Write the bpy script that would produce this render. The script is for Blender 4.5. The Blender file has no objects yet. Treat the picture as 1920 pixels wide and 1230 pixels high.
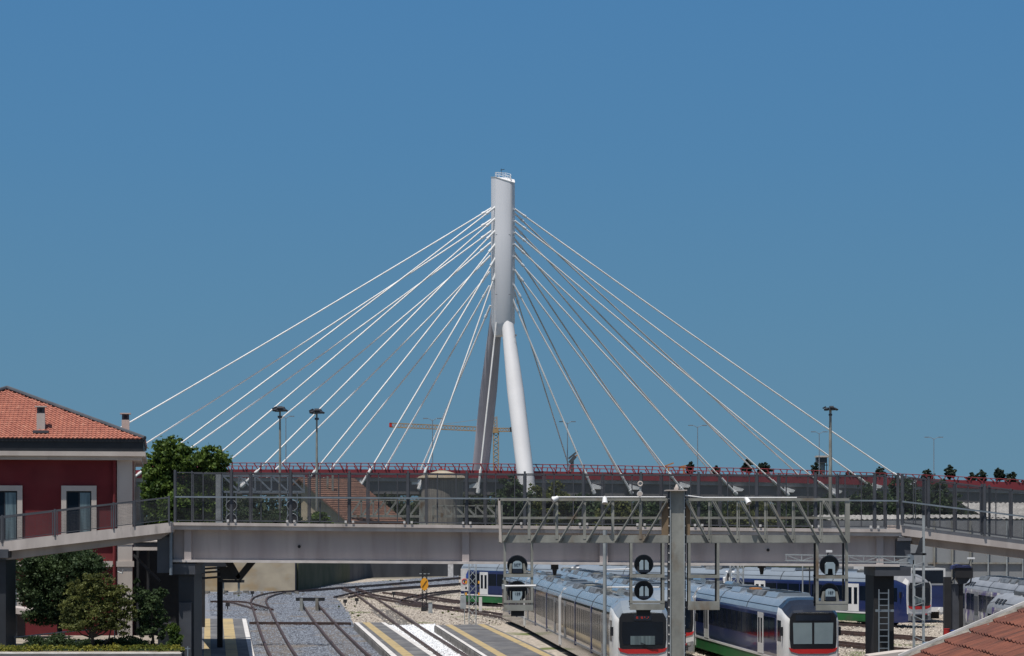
import bpy, math, random
import numpy as np
from mathutils import Vector, Matrix
random.seed(7)
C = bpy.context.scene.collection
F = 4000.0; H = 980.0; HC = 8.0          # focal in photo pixels, horizon row, camera height

def P(px, py, Y): return Vector(((px-960)*Y/F, Y, HC+(H-py)*Y/F))
def G(px, py, z=0.0):
    Y = F*(HC-z)/(py-H); return Vector(((px-960)*Y/F, Y, z))

# ------------------------------------------------------------------ materials
def pm(name, c1, c2=None, scale=2.0, rough=.7, metal=0.0, bump=0.0, bscale=None, detail=6, lo=.35, hi=.65, stretch=None, spec=.5, c3=None, c3scale=.3, c3lo=.55, c3hi=.7, coat=0):
    m = bpy.data.materials.new(name); m.use_nodes = True
    nt = m.node_tree; n = nt.nodes; l = nt.links
    b = n['Principled BSDF']; b.inputs['Roughness'].default_value = rough; b.inputs['Metallic'].default_value = metal
    b.inputs['Specular IOR Level'].default_value = spec
    if coat: b.inputs['Coat Weight'].default_value = coat; b.inputs['Coat Roughness'].default_value = .05
    b.inputs['Base Color'].default_value = (*c1, 1)
    tc = n.new('ShaderNodeTexCoord'); mp = n.new('ShaderNodeMapping'); l.new(tc.outputs['Object'], mp.inputs[0])
    if stretch: mp.inputs['Scale'].default_value = stretch
    if c2 is None: c2 = tuple(x*.82 for x in c1)
    nz = n.new('ShaderNodeTexNoise'); nz.inputs['Scale'].default_value = scale; nz.inputs['Detail'].default_value = detail
    l.new(mp.outputs[0], nz.inputs['Vector'])
    mr = n.new('ShaderNodeMapRange'); mr.inputs[1].default_value = lo; mr.inputs[2].default_value = hi
    l.new(nz.outputs[0], mr.inputs[0])
    mx = n.new('ShaderNodeMix'); mx.data_type = 'RGBA'; mx.inputs[6].default_value = (*c1, 1); mx.inputs[7].default_value = (*c2, 1)
    l.new(mr.outputs[0], mx.inputs[0]); out = mx.outputs[2]
    if c3 is not None:
        nz3 = n.new('ShaderNodeTexNoise'); nz3.inputs['Scale'].default_value = c3scale; nz3.inputs['Detail'].default_value = 8
        l.new(mp.outputs[0], nz3.inputs['Vector'])
        m3 = n.new('ShaderNodeMapRange'); m3.inputs[1].default_value = c3lo; m3.inputs[2].default_value = c3hi
        l.new(nz3.outputs[0], m3.inputs[0])
        mx3 = n.new('ShaderNodeMix'); mx3.data_type = 'RGBA'; mx3.inputs[7].default_value = (*c3, 1)
        l.new(out, mx3.inputs[6]); l.new(m3.outputs[0], mx3.inputs[0]); out = mx3.outputs[2]
    l.new(out, b.inputs['Base Color'])
    if bump:
        nb = n.new('ShaderNodeTexNoise'); nb.inputs['Scale'].default_value = bscale or scale*4; nb.inputs['Detail'].default_value = 6
        l.new(tc.outputs['Object'], nb.inputs['Vector'])
        bp = n.new('ShaderNodeBump'); bp.inputs['Strength'].default_value = bump; bp.inputs['Distance'].default_value = .05
        l.new(nb.outputs[0], bp.inputs['Height']); l.new(bp.outputs[0], b.inputs['Normal'])
    return m

def foliage(name, dark, light, scale=.9):
    m = pm(name, dark, light, scale=scale, rough=.6, spec=.25, lo=.42, hi=.6)
    nt = m.node_tree; b = nt.nodes['Principled BSDF']
    tr = nt.nodes.new('ShaderNodeBsdfTranslucent'); tr.inputs[0].default_value = (*[min(1, x*1.3) for x in light], 1)
    ms = nt.nodes.new('ShaderNodeMixShader'); ms.inputs[0].default_value = .25
    o = nt.nodes['Material Output']
    nt.links.new(b.outputs[0], ms.inputs[1]); nt.links.new(tr.outputs[0], ms.inputs[2]); nt.links.new(ms.outputs[0], o.inputs[0])
    return m

M = {}
M['ground'] = pm('dirt gravel', (.36,.31,.25), (.22,.19,.155), scale=1.6, detail=12, rough=.95, bump=.6, bscale=6, c3=(.10,.115,.05), c3scale=.12, c3lo=.56, c3hi=.66)
M['pale_gravel'] = pm('pale gravel', (.50,.44,.37), (.22,.19,.16), scale=3.2, detail=12, rough=.95, bump=.9, bscale=8, lo=.40, hi=.60, c3=(.12,.14,.05), c3scale=.16, c3lo=.58, c3hi=.66)
M['ballast'] = pm('blue grey ballast', (.23,.25,.29), (.10,.11,.13), scale=5.5, detail=12, rough=.95, bump=1, bscale=10, lo=.42, hi=.62, c3=(.20,.17,.14), c3scale=.25, c3lo=.55, c3hi=.75)
M['white_ballast'] = pm('whitewashed ballast', (.86,.88,.9), (.45,.47,.5), scale=5, detail=12, rough=.9, bump=1, bscale=9, lo=.5, hi=.68)
M['rail'] = pm('rusty rail', (.075,.042,.034), (.035,.022,.019), scale=2, rough=.6)
M['rail_top'] = pm('rail head', (.16,.12,.11), (.09,.06,.055), scale=1, rough=.4, metal=.6)
M['oily'] = pm('oil darkened ballast', (.15,.13,.115), (.07,.06,.055), scale=3.5, detail=10, rough=.95, bump=.8, bscale=10)
M['sleeper'] = pm('concrete sleeper', (.26,.25,.24), (.16,.15,.14), scale=3, rough=.9)
M['asphalt'] = pm('platform asphalt', (.125,.125,.13), (.09,.09,.095), scale=1.5, rough=.9, bump=.2, bscale=30, c3=(.19,.185,.18), c3scale=.5, c3lo=.5, c3hi=.7)
M['yellow_paint'] = pm('tactile yellow', (.45,.34,.165), (.35,.27,.14), scale=3, rough=.8, c3=(.25,.21,.14), c3scale=.9, c3lo=.56, c3hi=.72)
M['white_paint'] = pm('white edge stone', (.68,.66,.64), (.5,.48,.46), scale=2.5, rough=.8)
M['kerb'] = pm('platform side concrete', (.24,.225,.21), (.12,.11,.10), scale=1.2, rough=.9)
M['concrete'] = pm('bridge concrete', (.46,.41,.395), (.38,.335,.33), scale=.7, rough=.85, c3=(.29,.25,.235), c3scale=.9, stretch=(1.6,1.6,.22), c3lo=.52, c3hi=.8)
M['fascia'] = pm('deck edge concrete', (.56,.50,.465), (.42,.37,.345), scale=1.4, rough=.85, c3=(.2,.18,.17), c3scale=2.5, stretch=(1,1,.3), c3lo=.6, c3hi=.8)
M['flange'] = pm('painted flange', (.62,.57,.54), (.5,.45,.42), scale=2, rough=.7)
M['dark_steel'] = pm('dark grey steel', (.026,.029,.036), (.018,.02,.026), scale=1.5, rough=.55)
M['steel_mid'] = pm('blue grey painted steel', (.070,.076,.090), (.05,.054,.065), scale=1.2, rough=.6)
M['wire'] = pm('mesh wire', (.035,.038,.046), (.025,.027,.033), scale=3, rough=.6)
M['galv'] = pm('weathered galvanised steel', (.30,.30,.27), (.20,.20,.18), scale=1.8, rough=.65, c3=(.16,.105,.06), c3scale=1.1, c3lo=.56, c3hi=.72, stretch=(1,1,.5), bump=.1)
M['galv_rust'] = pm('rust streaked steel', (.22,.155,.095), (.14,.10,.065), scale=1.3, rough=.8, stretch=(1,1,.4))
M['galv_light'] = pm('light galvanised steel', (.36,.39,.40), (.26,.28,.29), scale=2, rough=.55)
M['galv_blue'] = pm('blue grey gantry paint', (.20,.24,.28), (.15,.18,.21), scale=2, rough=.6)
M['white_metal'] = pm('white painted steel', (.80,.80,.80), (.70,.70,.70), scale=.4, rough=.5)
M['cable_far'] = pm('shaded cable sheath', (.60,.58,.56), (.46,.45,.43), scale=.25, rough=.7, lo=.4, hi=.6)  # shade on the far right cables put into the sheath colour
M['leg_shade'] = pm('shaded rear leg white', (.40,.38,.41), (.35,.33,.36), scale=.2, rough=.6)  # same white pylon; the rear leg's shade is put into this darker colour
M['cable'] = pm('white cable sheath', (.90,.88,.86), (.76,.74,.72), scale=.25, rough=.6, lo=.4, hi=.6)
M['pylon'] = pm('pylon white paint', (.80,.80,.83), (.70,.70,.73), scale=.25, rough=.5, stretch=(1,1,.1), c3=(.60,.59,.60), c3scale=.5, c3lo=.55, c3hi=.8)
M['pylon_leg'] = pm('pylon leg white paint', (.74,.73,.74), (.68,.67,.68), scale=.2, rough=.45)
M['red_steel'] = pm('bridge red paint', (.30,.04,.05), (.225,.032,.04), scale=.25, rough=.55)
M['girder_grey'] = pm('grey girder', (.21,.20,.20), (.165,.155,.155), scale=.12, rough=.75)
M['strip'] = pm('pale deck strip', (.42,.40,.39), (.30,.28,.27), scale=.5, rough=.8)
M['plaster_red'] = pm('dark red plaster', (.17,.018,.022), (.135,.015,.018), scale=.8, rough=.9, c3=(.215,.04,.04), c3scale=.35, c3lo=.5, c3hi=.85)
M['plaster_cream'] = pm('cream plaster', (.56,.50,.45), (.47,.41,.37), scale=1.0, rough=.9, c3=(.3,.27,.24), c3scale=1.5, c3lo=.64, c3hi=.85, stretch=(1,1,.4))
M['black_gutter'] = pm('dark gutter', (.016,.018,.022), (.01,.011,.014), scale=2, rough=.5)
M['glass_dark'] = pm('dark glass', (.007,.012,.022), (.004,.008,.015), scale=.7, rough=.12, spec=.16)
M['windscreen'] = pm('windscreen glass', (.006,.014,.028), (.004,.009,.018), scale=.7, rough=.05, spec=.35)
M['glass_blue'] = pm('curtained glass', (.17,.23,.25), (.075,.105,.12), scale=2.5, stretch=(3,3,.2), rough=.12, spec=.7)
M['shade_panel'] = pm('pale sun blind', (.26,.33,.36), (.22,.28,.31), scale=1, rough=.2)
M['leaf_a'] = foliage('green leaves', (.030,.062,.014), (.12,.18,.035))
M['leaf_b'] = foliage('dark green leaves', (.020,.042,.018), (.070,.108,.044), .8)
M['leaf_c'] = foliage('olive leaves', (.050,.064,.020), (.155,.17,.05), 1.3)
M['leaf_y'] = foliage('yellow green hedge leaves', (.09,.12,.018), (.28,.27,.05), 2.0)
M['leaf_far'] = foliage('far dark leaves', (.032,.05,.03), (.075,.095,.05), .35)
M['leaf_cyp'] = foliage('hazed cypress leaves', (.024,.040,.032), (.055,.075,.05), .5)  # bluish skyline haze mixed into the leaf colour
M['bark'] = pm('bark', (.055,.042,.032), (.03,.022,.018), scale=4, rough=.95, bump=.5)
M['train_blue'] = pm('train blue paint', (.012,.024,.105), (.010,.018,.075), scale=.5, rough=.28, coat=.4)
M['train_green'] = pm('train green paint', (.02,.145,.04), (.015,.10,.03), scale=.6, rough=.35, c3=(.05,.10,.05), c3scale=.9)
M['train_roof'] = pm('train roof pale blue grey', (.235,.275,.32), (.20,.235,.275), scale=.5, rough=.25, coat=.3, c3=(.17,.20,.23), c3scale=1.1, c3lo=.6, c3hi=.85)
M['train_grey_roof'] = pm('dull grey train roof', (.27,.285,.31), (.21,.22,.24), scale=.7, rough=.45, c3=(.16,.16,.165), c3scale=1.2, c3lo=.58, c3hi=.8)
M['train_white'] = pm('train white paint', (.74,.74,.74), (.63,.63,.62), scale=.8, rough=.3, coat=.3)
M['train_silver'] = pm('train mirrored panel', (.27,.28,.31), (.17,.175,.20), scale=.4, rough=.10, metal=.92)
M['train_grey'] = pm('train grey paint', (.24,.245,.26), (.18,.185,.195), scale=.7, rough=.4)
M['train_red'] = pm('train red stripe', (.62,.03,.03), (.5,.025,.025), scale=.8, rough=.35)
M['train_black'] = pm('train black', (.012,.013,.018), (.02,.02,.024), scale=1, rough=.3)
M['train_under'] = pm('underframe grime', (.022,.02,.018), (.04,.034,.028), scale=2, rough=.9)
M['train_navy'] = pm('navy cowl', (.02,.027,.045), (.014,.018,.03), scale=.8, rough=.25)
M['train_graffiti'] = pm('graffiti covered paint', (.30,.29,.31), (.10,.07,.20), scale=.55, rough=.45, lo=.47, hi=.53, c3=(.62,.60,.55), c3scale=.7, c3lo=.56, c3hi=.6)
M['roof_equipment'] = pm('roof equipment', (.17,.18,.19), (.08,.085,.09), scale=2.2, rough=.5)
M['orange_pipe'] = pm('orange insulators', (.55,.24,.07), (.35,.15,.05), scale=2, rough=.6)
M['chrome'] = pm('bright steel cylinder', (.75,.75,.74), (.6,.6,.6), scale=1, rough=.25, metal=.9)
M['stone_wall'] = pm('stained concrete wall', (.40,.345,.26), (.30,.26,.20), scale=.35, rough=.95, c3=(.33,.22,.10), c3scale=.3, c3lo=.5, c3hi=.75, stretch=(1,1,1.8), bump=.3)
M['dark_wall'] = pm('dark streaked concrete', (.115,.115,.12), (.06,.06,.065), scale=.4, rough=.95, stretch=(1,1,.3))  # darker concrete with upright streaks, for the flank and boundary wall
M['render_beige'] = pm('beige gable render', (.50,.42,.30), (.43,.36,.26), scale=.4, rough=.95)
M['render_grey'] = pm('grey render', (.15,.14,.14), (.12,.11,.11), scale=.3, rough=.95)
M['tank'] = pm('striated tank concrete', (.34,.31,.26), (.20,.185,.165), scale=1.3, rough=.95, stretch=(3,3,.15))
M['amber'] = pm('amber sign', (.78,.36,.02), (.7,.3,.02), scale=1, rough=.5)
M['black'] = pm('matt black', (.012,.012,.014), (.018,.018,.02), scale=2, rough=.7)
M['crane'] = pm('hazed crane yellow', (.44,.28,.13), (.33,.22,.12), scale=.3, rough=.7)  # distance haze mixed into the yellow
M['floor_panel'] = pm('grey wall panels', (.265,.275,.285), (.215,.225,.235), scale=.3, rough=.8, stretch=(1,1,.4))
M['corrugated'] = pm('pale corrugated roof', (.47,.455,.43), (.32,.31,.29), scale=.6, rough=.8)
M['mortar'] = pm('verge mortar', (.26,.24,.21), (.12,.11,.095), scale=7, rough=.95, bump=.6, bscale=20)
M['blue_paint'] = pm('blue paint', (.03,.08,.35), (.02,.05,.25), scale=2, rough=.4)
M['tarp'] = pm('dark blue tarpaulin', (.02,.03,.12), (.012,.018,.06), scale=4, rough=.7, bump=.6)
M['red_paint'] = pm('red paint', (.45,.03,.03), (.3,.02,.02), scale=2, rough=.4)
M['plate'] = pm('pale signal plate', (.31,.39,.44), (.26,.33,.37), scale=3, rough=.5)
M['car_paint'] = pm('pale blue car paint', (.27,.37,.47), (.23,.32,.41), scale=1, rough=.25, coat=.5)
M['led'] = pm('red led letters', (.9,.06,.03), rough=.5)
M['grass'] = foliage('weeds', (.05,.07,.02), (.13,.16,.04), 2)

def tile_mat(name, c1, c2, dark, axis_u, pu, pv, gap=.16):
    """terracotta tiles: rounded shading of columns + dark course lines, in object space"""
    m = pm(name, c1, c2, scale=1.1, rough=.9, c3=dark, c3scale=.8, c3lo=.62, c3hi=.85)
    return m
M['tile'] = pm('terracotta tile', (.40,.15,.10), (.29,.10,.07), scale=2.6, rough=.9, c3=(.46,.215,.15), c3scale=3.1, c3lo=.55, c3hi=.7)
M['tile_old'] = pm('old terracotta tile', (.20,.07,.045), (.105,.038,.028), scale=2.4, rough=.92, c3=(.055,.032,.026), c3scale=2.0, c3lo=.52, c3hi=.72, bump=.35, bscale=30, stretch=(.6,4.5,1))
M['tile_far'] = pm('far brown tiles', (.22,.115,.08), (.14,.08,.06), scale=1.4, rough=.95, stretch=(1,1,3))

# ------------------------------------------------------------------ mesh builder
class MB:
    def __init__(s, T=None): s.v = []; s.f = []; s.T = T
    def add(s, vs, fs):
        o = len(s.v)
        if s.T is not None: vs = [s.T @ Vector(v) for v in vs]
        s.v += [tuple(v) for v in vs]; s.f += [tuple(i+o for i in f) for f in fs]; return s
    def box(s, x0, x1, y0, y1, z0, z1):
        return s.add([(x0,y0,z0),(x1,y0,z0),(x1,y1,z0),(x0,y1,z0),(x0,y0,z1),(x1,y0,z1),(x1,y1,z1),(x0,y1,z1)],
                     [(0,3,2,1),(4,5,6,7),(0,1,5,4),(1,2,6,5),(2,3,7,6),(3,0,4,7)])
    def bar(s, a, b, w, h=None, up=(0,0,1)):
        a = Vector(a); b = Vector(b); h = h or w; d = (b-a).normalized(); up = Vector(up)
        if abs(d.dot(up)) > .99: up = Vector((0,1,0))
        x = d.cross(up).normalized(); y = x.cross(d).normalized(); x = x*w/2; y = y*h/2
        return s.add([a-x-y,a+x-y,a+x+y,a-x+y,b-x-y,b+x-y,b+x+y,b-x+y],
                     [(3,2,1,0),(4,5,6,7),(0,1,5,4),(1,2,6,5),(2,3,7,6),(3,0,4,7)])
    def tube(s, pts, r, n=8, cap=True):
        pts = [Vector(p) for p in pts]; rs = r if isinstance(r, (list,tuple)) else [r]*len(pts)
        vs = []; fs = []; prev = None
        for i, p in enumerate(pts):
            d = (pts[min(i+1,len(pts)-1)]-pts[max(i-1,0)]).normalized()
            up = Vector((0,0,1)) if abs(d.z) < .95 else Vector((0,1,0))
            x = d.cross(up).normalized(); y = x.cross(d).normalized()
            if prev is not None and x.dot(prev) < 0: x = -x; y = -y
            prev = x
            for k in range(n):
                a = 2*math.pi*k/n; vs.append(p + x*math.cos(a)*rs[i] + y*math.sin(a)*rs[i])
        for i in range(len(pts)-1):
            for k in range(n):
                k2 = (k+1)%n; fs.append((i*n+k, i*n+k2, (i+1)*n+k2, (i+1)*n+k))
        if cap: fs.append(tuple(range(n))[::-1]); fs.append(tuple((len(pts)-1)*n+k for k in range(n)))
        return s.add(vs, fs)
    def prism(s, poly, d):      # polygon (3d pts) extruded by vector d
        n = len(poly); d = Vector(d); a = [Vector(p) for p in poly]
        return s.add(a+[p+d for p in a], [tuple(range(n))[::-1], tuple(range(n,2*n))]+[(i,(i+1)%n,n+(i+1)%n,n+i) for i in range(n)])
    def loft(s, rings, cap=True):
        n = len(rings[0]); vs = [p for r in rings for p in r]; fs = []
        for i in range(len(rings)-1):
            for k in range(n):
                k2 = (k+1)%n; fs.append((i*n+k, i*n+k2, (i+1)*n+k2, (i+1)*n+k))
        if cap: fs.append(tuple(range(n))[::-1]); fs.append(tuple((len(rings)-1)*n+k for k in range(n)))
        return s.add(vs, fs)
    def build(s, name, mat, parent=None, smooth=False, label=None):
        me = bpy.data.meshes.new(name); 
        off = Vector((0,0,0))
        if parent is not None and parent.get('_w'): off = Vector(parent['_w'])
        v = s.v
        if off.length: v = [(a-off.x,b-off.y,c-off.z) for a,b,c in v]
        me.from_pydata(v, [], s.f)
        if smooth:
            me.polygons.foreach_set('use_smooth', [True]*len(me.polygons))
            try: me.set_sharp_from_angle(angle=math.radians(40))
            except Exception: pass
        me.materials.append(mat if not isinstance(mat, str) else M[mat]); me.update()
        o = bpy.data.objects.new(name, me); C.objects.link(o)
        if parent is not None:
            o.parent = parent
            if parent.get('_w'): o['_w'] = list(off)
        if label: o['label'] = label
        return o

def tag(o, label=None, cat=None, group=None, kind=None):
    if label: o['label'] = label
    if cat: o['category'] = cat
    if group: o['group'] = group
    if kind: o['kind'] = kind
    return o
def thing(name, loc, label, cat, group=None):
    o = bpy.data.objects.new(name, None); o.location = loc; o.empty_display_size = .5; C.objects.link(o)
    o['_w'] = list(loc)         # children meshes are written in world coordinates and shifted to this base
    return tag(o, label, cat, group)
def struct(name, mb, mat):
    o = mb.build(name, mat); o['kind'] = 'structure'; return o
def copy_tree(o, parent=None):
    c = o.copy(); C.objects.link(c)
    if parent is not None: c.parent = parent
    for ch in list(o.children): copy_tree(ch, c)
    return c

def leaves(name, blobs, n, size, mat, parent, seed=1, shell=.5, clumps=None):
    clumps = clumps or max(40, n//48)
    rng = np.random.default_rng(seed)
    B0 = np.array(blobs, float); vol = (B0[:,3]*B0[:,4]*B0[:,5])**.7; pr = vol/vol.sum()
    K = clumps; ci = rng.choice(len(blobs), K, p=pr); Bc = B0[ci]
    dc = rng.normal(size=(K,3)); dc /= np.linalg.norm(dc, axis=1)[:,None]
    rc = (shell+(1.08-shell)*rng.random(K)**.7)[:,None]
    cc = Bc[:,:3]+dc*rc*Bc[:,3:6]; rad_ = (Bc[:,3:6].min(1)*(.16+.22*rng.random(K)))
    idx = rng.integers(0, K, n); d = rng.normal(size=(n,3)); g = np.clip(np.abs(rng.normal(size=n)), 0, 2.2)*.75
    d /= np.linalg.norm(d, axis=1)[:,None]
    c = cc[idx]+d*(g*rad_[idx])[:,None]*np.array([1.15,1.15,.7])
    d = dc[idx]*.6+np.array([0,0,.5])+d*.3
    a = rng.normal(size=(n,3)) + d*.3; a /= np.linalg.norm(a, axis=1)[:,None]
    t = np.cross(a, rng.normal(size=(n,3))); t /= np.linalg.norm(t, axis=1)[:,None]
    u = np.cross(a, t); s = (size*(.55+.9*rng.random(n)))[:,None]
    V = np.stack([c-t*s*.5, c+u*s*.32, c+t*s*.5, c-u*s*.32], 1).reshape(-1,3)
    off = np.array(parent['_w']) if parent is not None and parent.get('_w') else np.zeros(3)
    V = V-off
    me = bpy.data.meshes.new(name); me.vertices.add(4*n); me.loops.add(4*n); me.polygons.add(n)
    me.vertices.foreach_set('co', V.ravel()); me.loops.foreach_set('vertex_index', np.arange(4*n, dtype=np.int32))
    me.polygons.foreach_set('loop_start', np.arange(0,4*n,4, dtype=np.int32)); me.polygons.foreach_set('loop_total', np.full(n,4,dtype=np.int32))
    me.update(); me.validate(); me.materials.append(M[mat])
    o = bpy.data.objects.new(name, me); C.objects.link(o)
    if parent is not None:
        o.parent = parent
    return o

def stones(name, ring_px, n, smin, smax, mat, label, z=.0, seed=1, ymax=330):
    rng = np.random.default_rng(seed); R = [G(x,y) for x,y in ring_px]; rx = np.array([p.x for p in R]); ry = np.array([p.y for p in R])
    out = np.zeros((0,2))
    while len(out) < n:
        u = rng.random((n*2,2)); Y = 1/(1/ymax+(1/ry.min()-1/ymax)*u[:,0]); X = rx.min()+(rx.max()-rx.min())*u[:,1]
        ins = np.zeros(len(X), bool); j = len(rx)-1
        for i in range(len(rx)):
            cnd = ((ry[i] > Y) != (ry[j] > Y)) & (X < (rx[j]-rx[i])*(Y-ry[i])/(ry[j]-ry[i]+1e-9)+rx[i]); ins ^= cnd; j = i
        out = np.vstack([out, np.stack([X,Y],1)[ins]])
    c = np.column_stack([out[:n], np.full(n,z)]); s = (smin+(smax-smin)*rng.random(n)**2)*(c[:,1]/160)**.5
    base = np.array([[1,0,0],[0,1,0],[-1,0,0],[0,-1,0],[0,0,.9],[0,0,-.6]],float)
    V = base[None]*s[:,None,None]*(.6+.8*rng.random((n,6,1))); th = rng.random(n)*6.28; co,si = np.cos(th)[:,None],np.sin(th)[:,None]
    V = np.stack([V[:,:,0]*co-V[:,:,1]*si, V[:,:,0]*si+V[:,:,1]*co, V[:,:,2]+.3*V[:,:,0]*rng.normal(size=(n,1))], 2)+c[:,None]
    T = np.array([[0,1,4],[1,2,4],[2,3,4],[3,0,4],[1,0,5],[2,1,5],[3,2,5],[0,3,5]]); fi = (T[None]+6*np.arange(n)[:,None,None]).reshape(-1)
    me = bpy.data.meshes.new(name); m_ = 8*n; me.vertices.add(6*n); me.loops.add(3*m_); me.polygons.add(m_)
    me.vertices.foreach_set('co', V.ravel()); me.loops.foreach_set('vertex_index', fi.astype(np.int32))
    me.polygons.foreach_set('loop_start', np.arange(0,3*m_,3,dtype=np.int32)); me.polygons.foreach_set('loop_total', np.full(m_,3,dtype=np.int32)); me.update(); me.validate()
    me.materials.append(M[mat]); o = bpy.data.objects.new(name, me); C.objects.link(o); o['kind'] = 'stuff'; o['label'] = label; return o

def text_mesh(name, s, size, loc, parent, mat, rot=(math.pi/2,0,0)):
    cu = bpy.data.curves.new(name, 'FONT'); cu.body = s; cu.size = size; cu.align_x = 'CENTER'; cu.align_y = 'CENTER'; cu.extrude = .004
    o = bpy.data.objects.new(name, cu); C.objects.link(o)
    bpy.context.view_layer.update()
    me = bpy.data.meshes.new_from_object(o.evaluated_get(bpy.context.evaluated_depsgraph_get()))
    bpy.data.objects.remove(o); me.name = name; me.materials.clear(); me.materials.append(M[mat])
    o2 = bpy.data.objects.new(name, me); C.objects.link(o2); o2.rotation_euler = rot
    off = Vector(parent['_w']); o2.parent = parent; o2.location = Vector(loc)-off
    return o2

# ------------------------------------------------------------------ camera, sun, sky
cam_d = bpy.data.cameras.new('camera'); cam = bpy.data.objects.new('camera', cam_d); C.objects.link(cam)
cam.location = (0,0,HC); cam.rotation_euler = (math.pi/2,0,0)
cam_d.lens = 36*F/1920; cam_d.sensor_width = 36; cam_d.shift_y = (H-615)/1920; cam_d.clip_end = 12000; cam_d.clip_start = .5
bpy.context.scene.camera = cam
sv = Vector((-.20,-.28,.94)).normalized()      # towards the sun
sl = bpy.data.lights.new('sun', 'SUN'); sl.energy = 4.6; sl.angle = math.radians(.53); sl.color = (1,.955,.89)
so = bpy.data.objects.new('sun', sl); C.objects.link(so); so.rotation_euler = sv.to_track_quat('Z','Y').to_euler(); so.location = (0,0,200)
w = bpy.data.worlds.new('World'); bpy.context.scene.world = w; w.use_nodes = True
nt = w.node_tree; n = nt.nodes; l = nt.links; bg = n['Background']
sky = n.new('ShaderNodeTexSky'); sky.sky_type = 'NISHITA'; sky.sun_disc = False
sky.sun_elevation = math.asin(sv.z); sky.sun_rotation = math.atan2(sv.x, sv.y)
sky.altitude = 50; sky.air_density = 1.0; sky.dust_density = 1.2; sky.ozone_density = 1.5
tc = n.new('ShaderNodeTexCoord'); sx = n.new('ShaderNodeSeparateXYZ'); l.new(tc.outputs['Generated'], sx.inputs[0])
rp = n.new('ShaderNodeValToRGB'); l.new(sx.outputs[2], rp.inputs[0])
SKY = [(0,(.136,.262,.36)), (.03,(.124,.255,.37)), (.10,(.102,.242,.392)), (.17,(.084,.226,.41)), (.26,(.070,.208,.418))]
e = rp.color_ramp.elements
e[0].position = 0; e[0].color = (*SKY[0][1],1); e[1].position = SKY[-1][0]; e[1].color = (*SKY[-1][1],1)
for p_, c_ in SKY[1:-1]:
    k = e.new(p_); k.color = (*c_,1)
sc = n.new('ShaderNodeMix'); sc.data_type = 'RGBA'; sc.blend_type = 'MULTIPLY'; sc.inputs[0].default_value = 1
sc.inputs[7].default_value = (.072,.072,.072,1); l.new(sky.outputs[0], sc.inputs[6])
mr = n.new('ShaderNodeMapRange'); mr.inputs[1].default_value = .26; mr.inputs[2].default_value = .5; l.new(sx.outputs[2], mr.inputs[0])
mx = n.new('ShaderNodeMix'); mx.data_type = 'RGBA'; l.new(mr.outputs[0], mx.inputs[0]); l.new(rp.outputs[0], mx.inputs[6]); l.new(sc.outputs[2], mx.inputs[7])
l.new(mx.outputs[2], bg.inputs[0]); bg.inputs[1].default_value = 1.0
vs = bpy.context.scene.view_settings; vs.view_transform = 'Standard'; vs.look = 'None'; vs.exposure = 0; vs.gamma = 1

# ------------------------------------------------------------------ ground
M['yard_ground'] = pm('yard ground', (.19,.17,.14), (.13,.12,.095), scale=.8, detail=12, rough=.95, bump=.6, bscale=6)
struct('ground', MB().add([(-4000,-200,-.02),(4000,-200,-.02),(4000,7000,-.02),(-4000,7000,-.02)], [(0,1,2,3)]), 'yard_ground')
def sheet(name, pix, z, mat):
    return struct(name, MB().add([G(x,y,z) for x,y in pix], [tuple(range(len(pix)))]), mat)
sheet('gravel_yard', [(1960,1085),(600,1085),(400,1100),(520,1180),(640,1300),(1960,1300)][::-1], .0, 'pale_gravel')
sheet('ballast_bed', [(360,1300),(800,1300),(700,1215),(662,1168),(655,1150),(628,1118),(700,1110),(860,1098),(860,1080),(600,1098),(470,1108),(330,1112),(330,1200)], .012, 'ballast')
sheet('whitewashed_trackbed', [(700,1174),(815,1171),(1010,1300),(800,1300)][::-1], .03, 'white_ballast')

M['stone_blue'] = pm('ballast stone', (.25,.28,.33), (.09,.10,.125), scale=3.5, detail=2, rough=.95, lo=.42, hi=.6, c3=(.20,.17,.14), c3scale=.25, c3lo=.55, c3hi=.72)
M['stone_pale'] = pm('pale stone', (.60,.54,.46), (.17,.14,.12), scale=3.1, detail=2, rough=.95, lo=.44, hi=.58)
M['stone_white'] = pm('whitewashed stone', (.85,.87,.9), (.55,.57,.6), scale=3.1, detail=2, rough=.95, lo=.5, hi=.62)
stones('ballast_stones', [(470,1240),(800,1240),(700,1205),(660,1168),(655,1150),(628,1118),(700,1110),(860,1096),(860,1080),(600,1098),(470,1108),(390,1112),(395,1155),(462,1160)], 90000, .025, .075, 'stone_blue', 'blue grey ballast stones around the left tracks', .02, 3)
stones('gravel_stones', [(1960,1090),(860,1090),(860,1098),(700,1112),(630,1119),(660,1165),(760,1172),(1010,1172),(1200,1240),(1960,1240)], 50000, .03, .095, 'stone_pale', 'pale gravel stones around the right tracks', .01, 4)
stones('whitewashed_stones', [(700,1174),(815,1171),(965,1240),(780,1240)], 9000, .03, .08, 'stone_white', 'whitewashed stones between the platforms', .03, 5, 172)
def spline(pts, step=.75):
    out = []
    pts = [pts[0]+(pts[0]-pts[1])]+list(pts)+[pts[-1]+(pts[-1]-pts[-2])]
    for i in range(1, len(pts)-2):
        p0,p1,p2,p3 = pts[i-1:i+3]; m = max(2, int((p2-p1).length/step))
        for k in range(m):
            t = k/m; out.append(.5*((2*p1)+(p2-p0)*t+(2*p0-5*p1+4*p2-p3)*t*t+(3*p1-p0-3*p2+p3)*t**3))
    out.append(pts[-2]); return out
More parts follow.
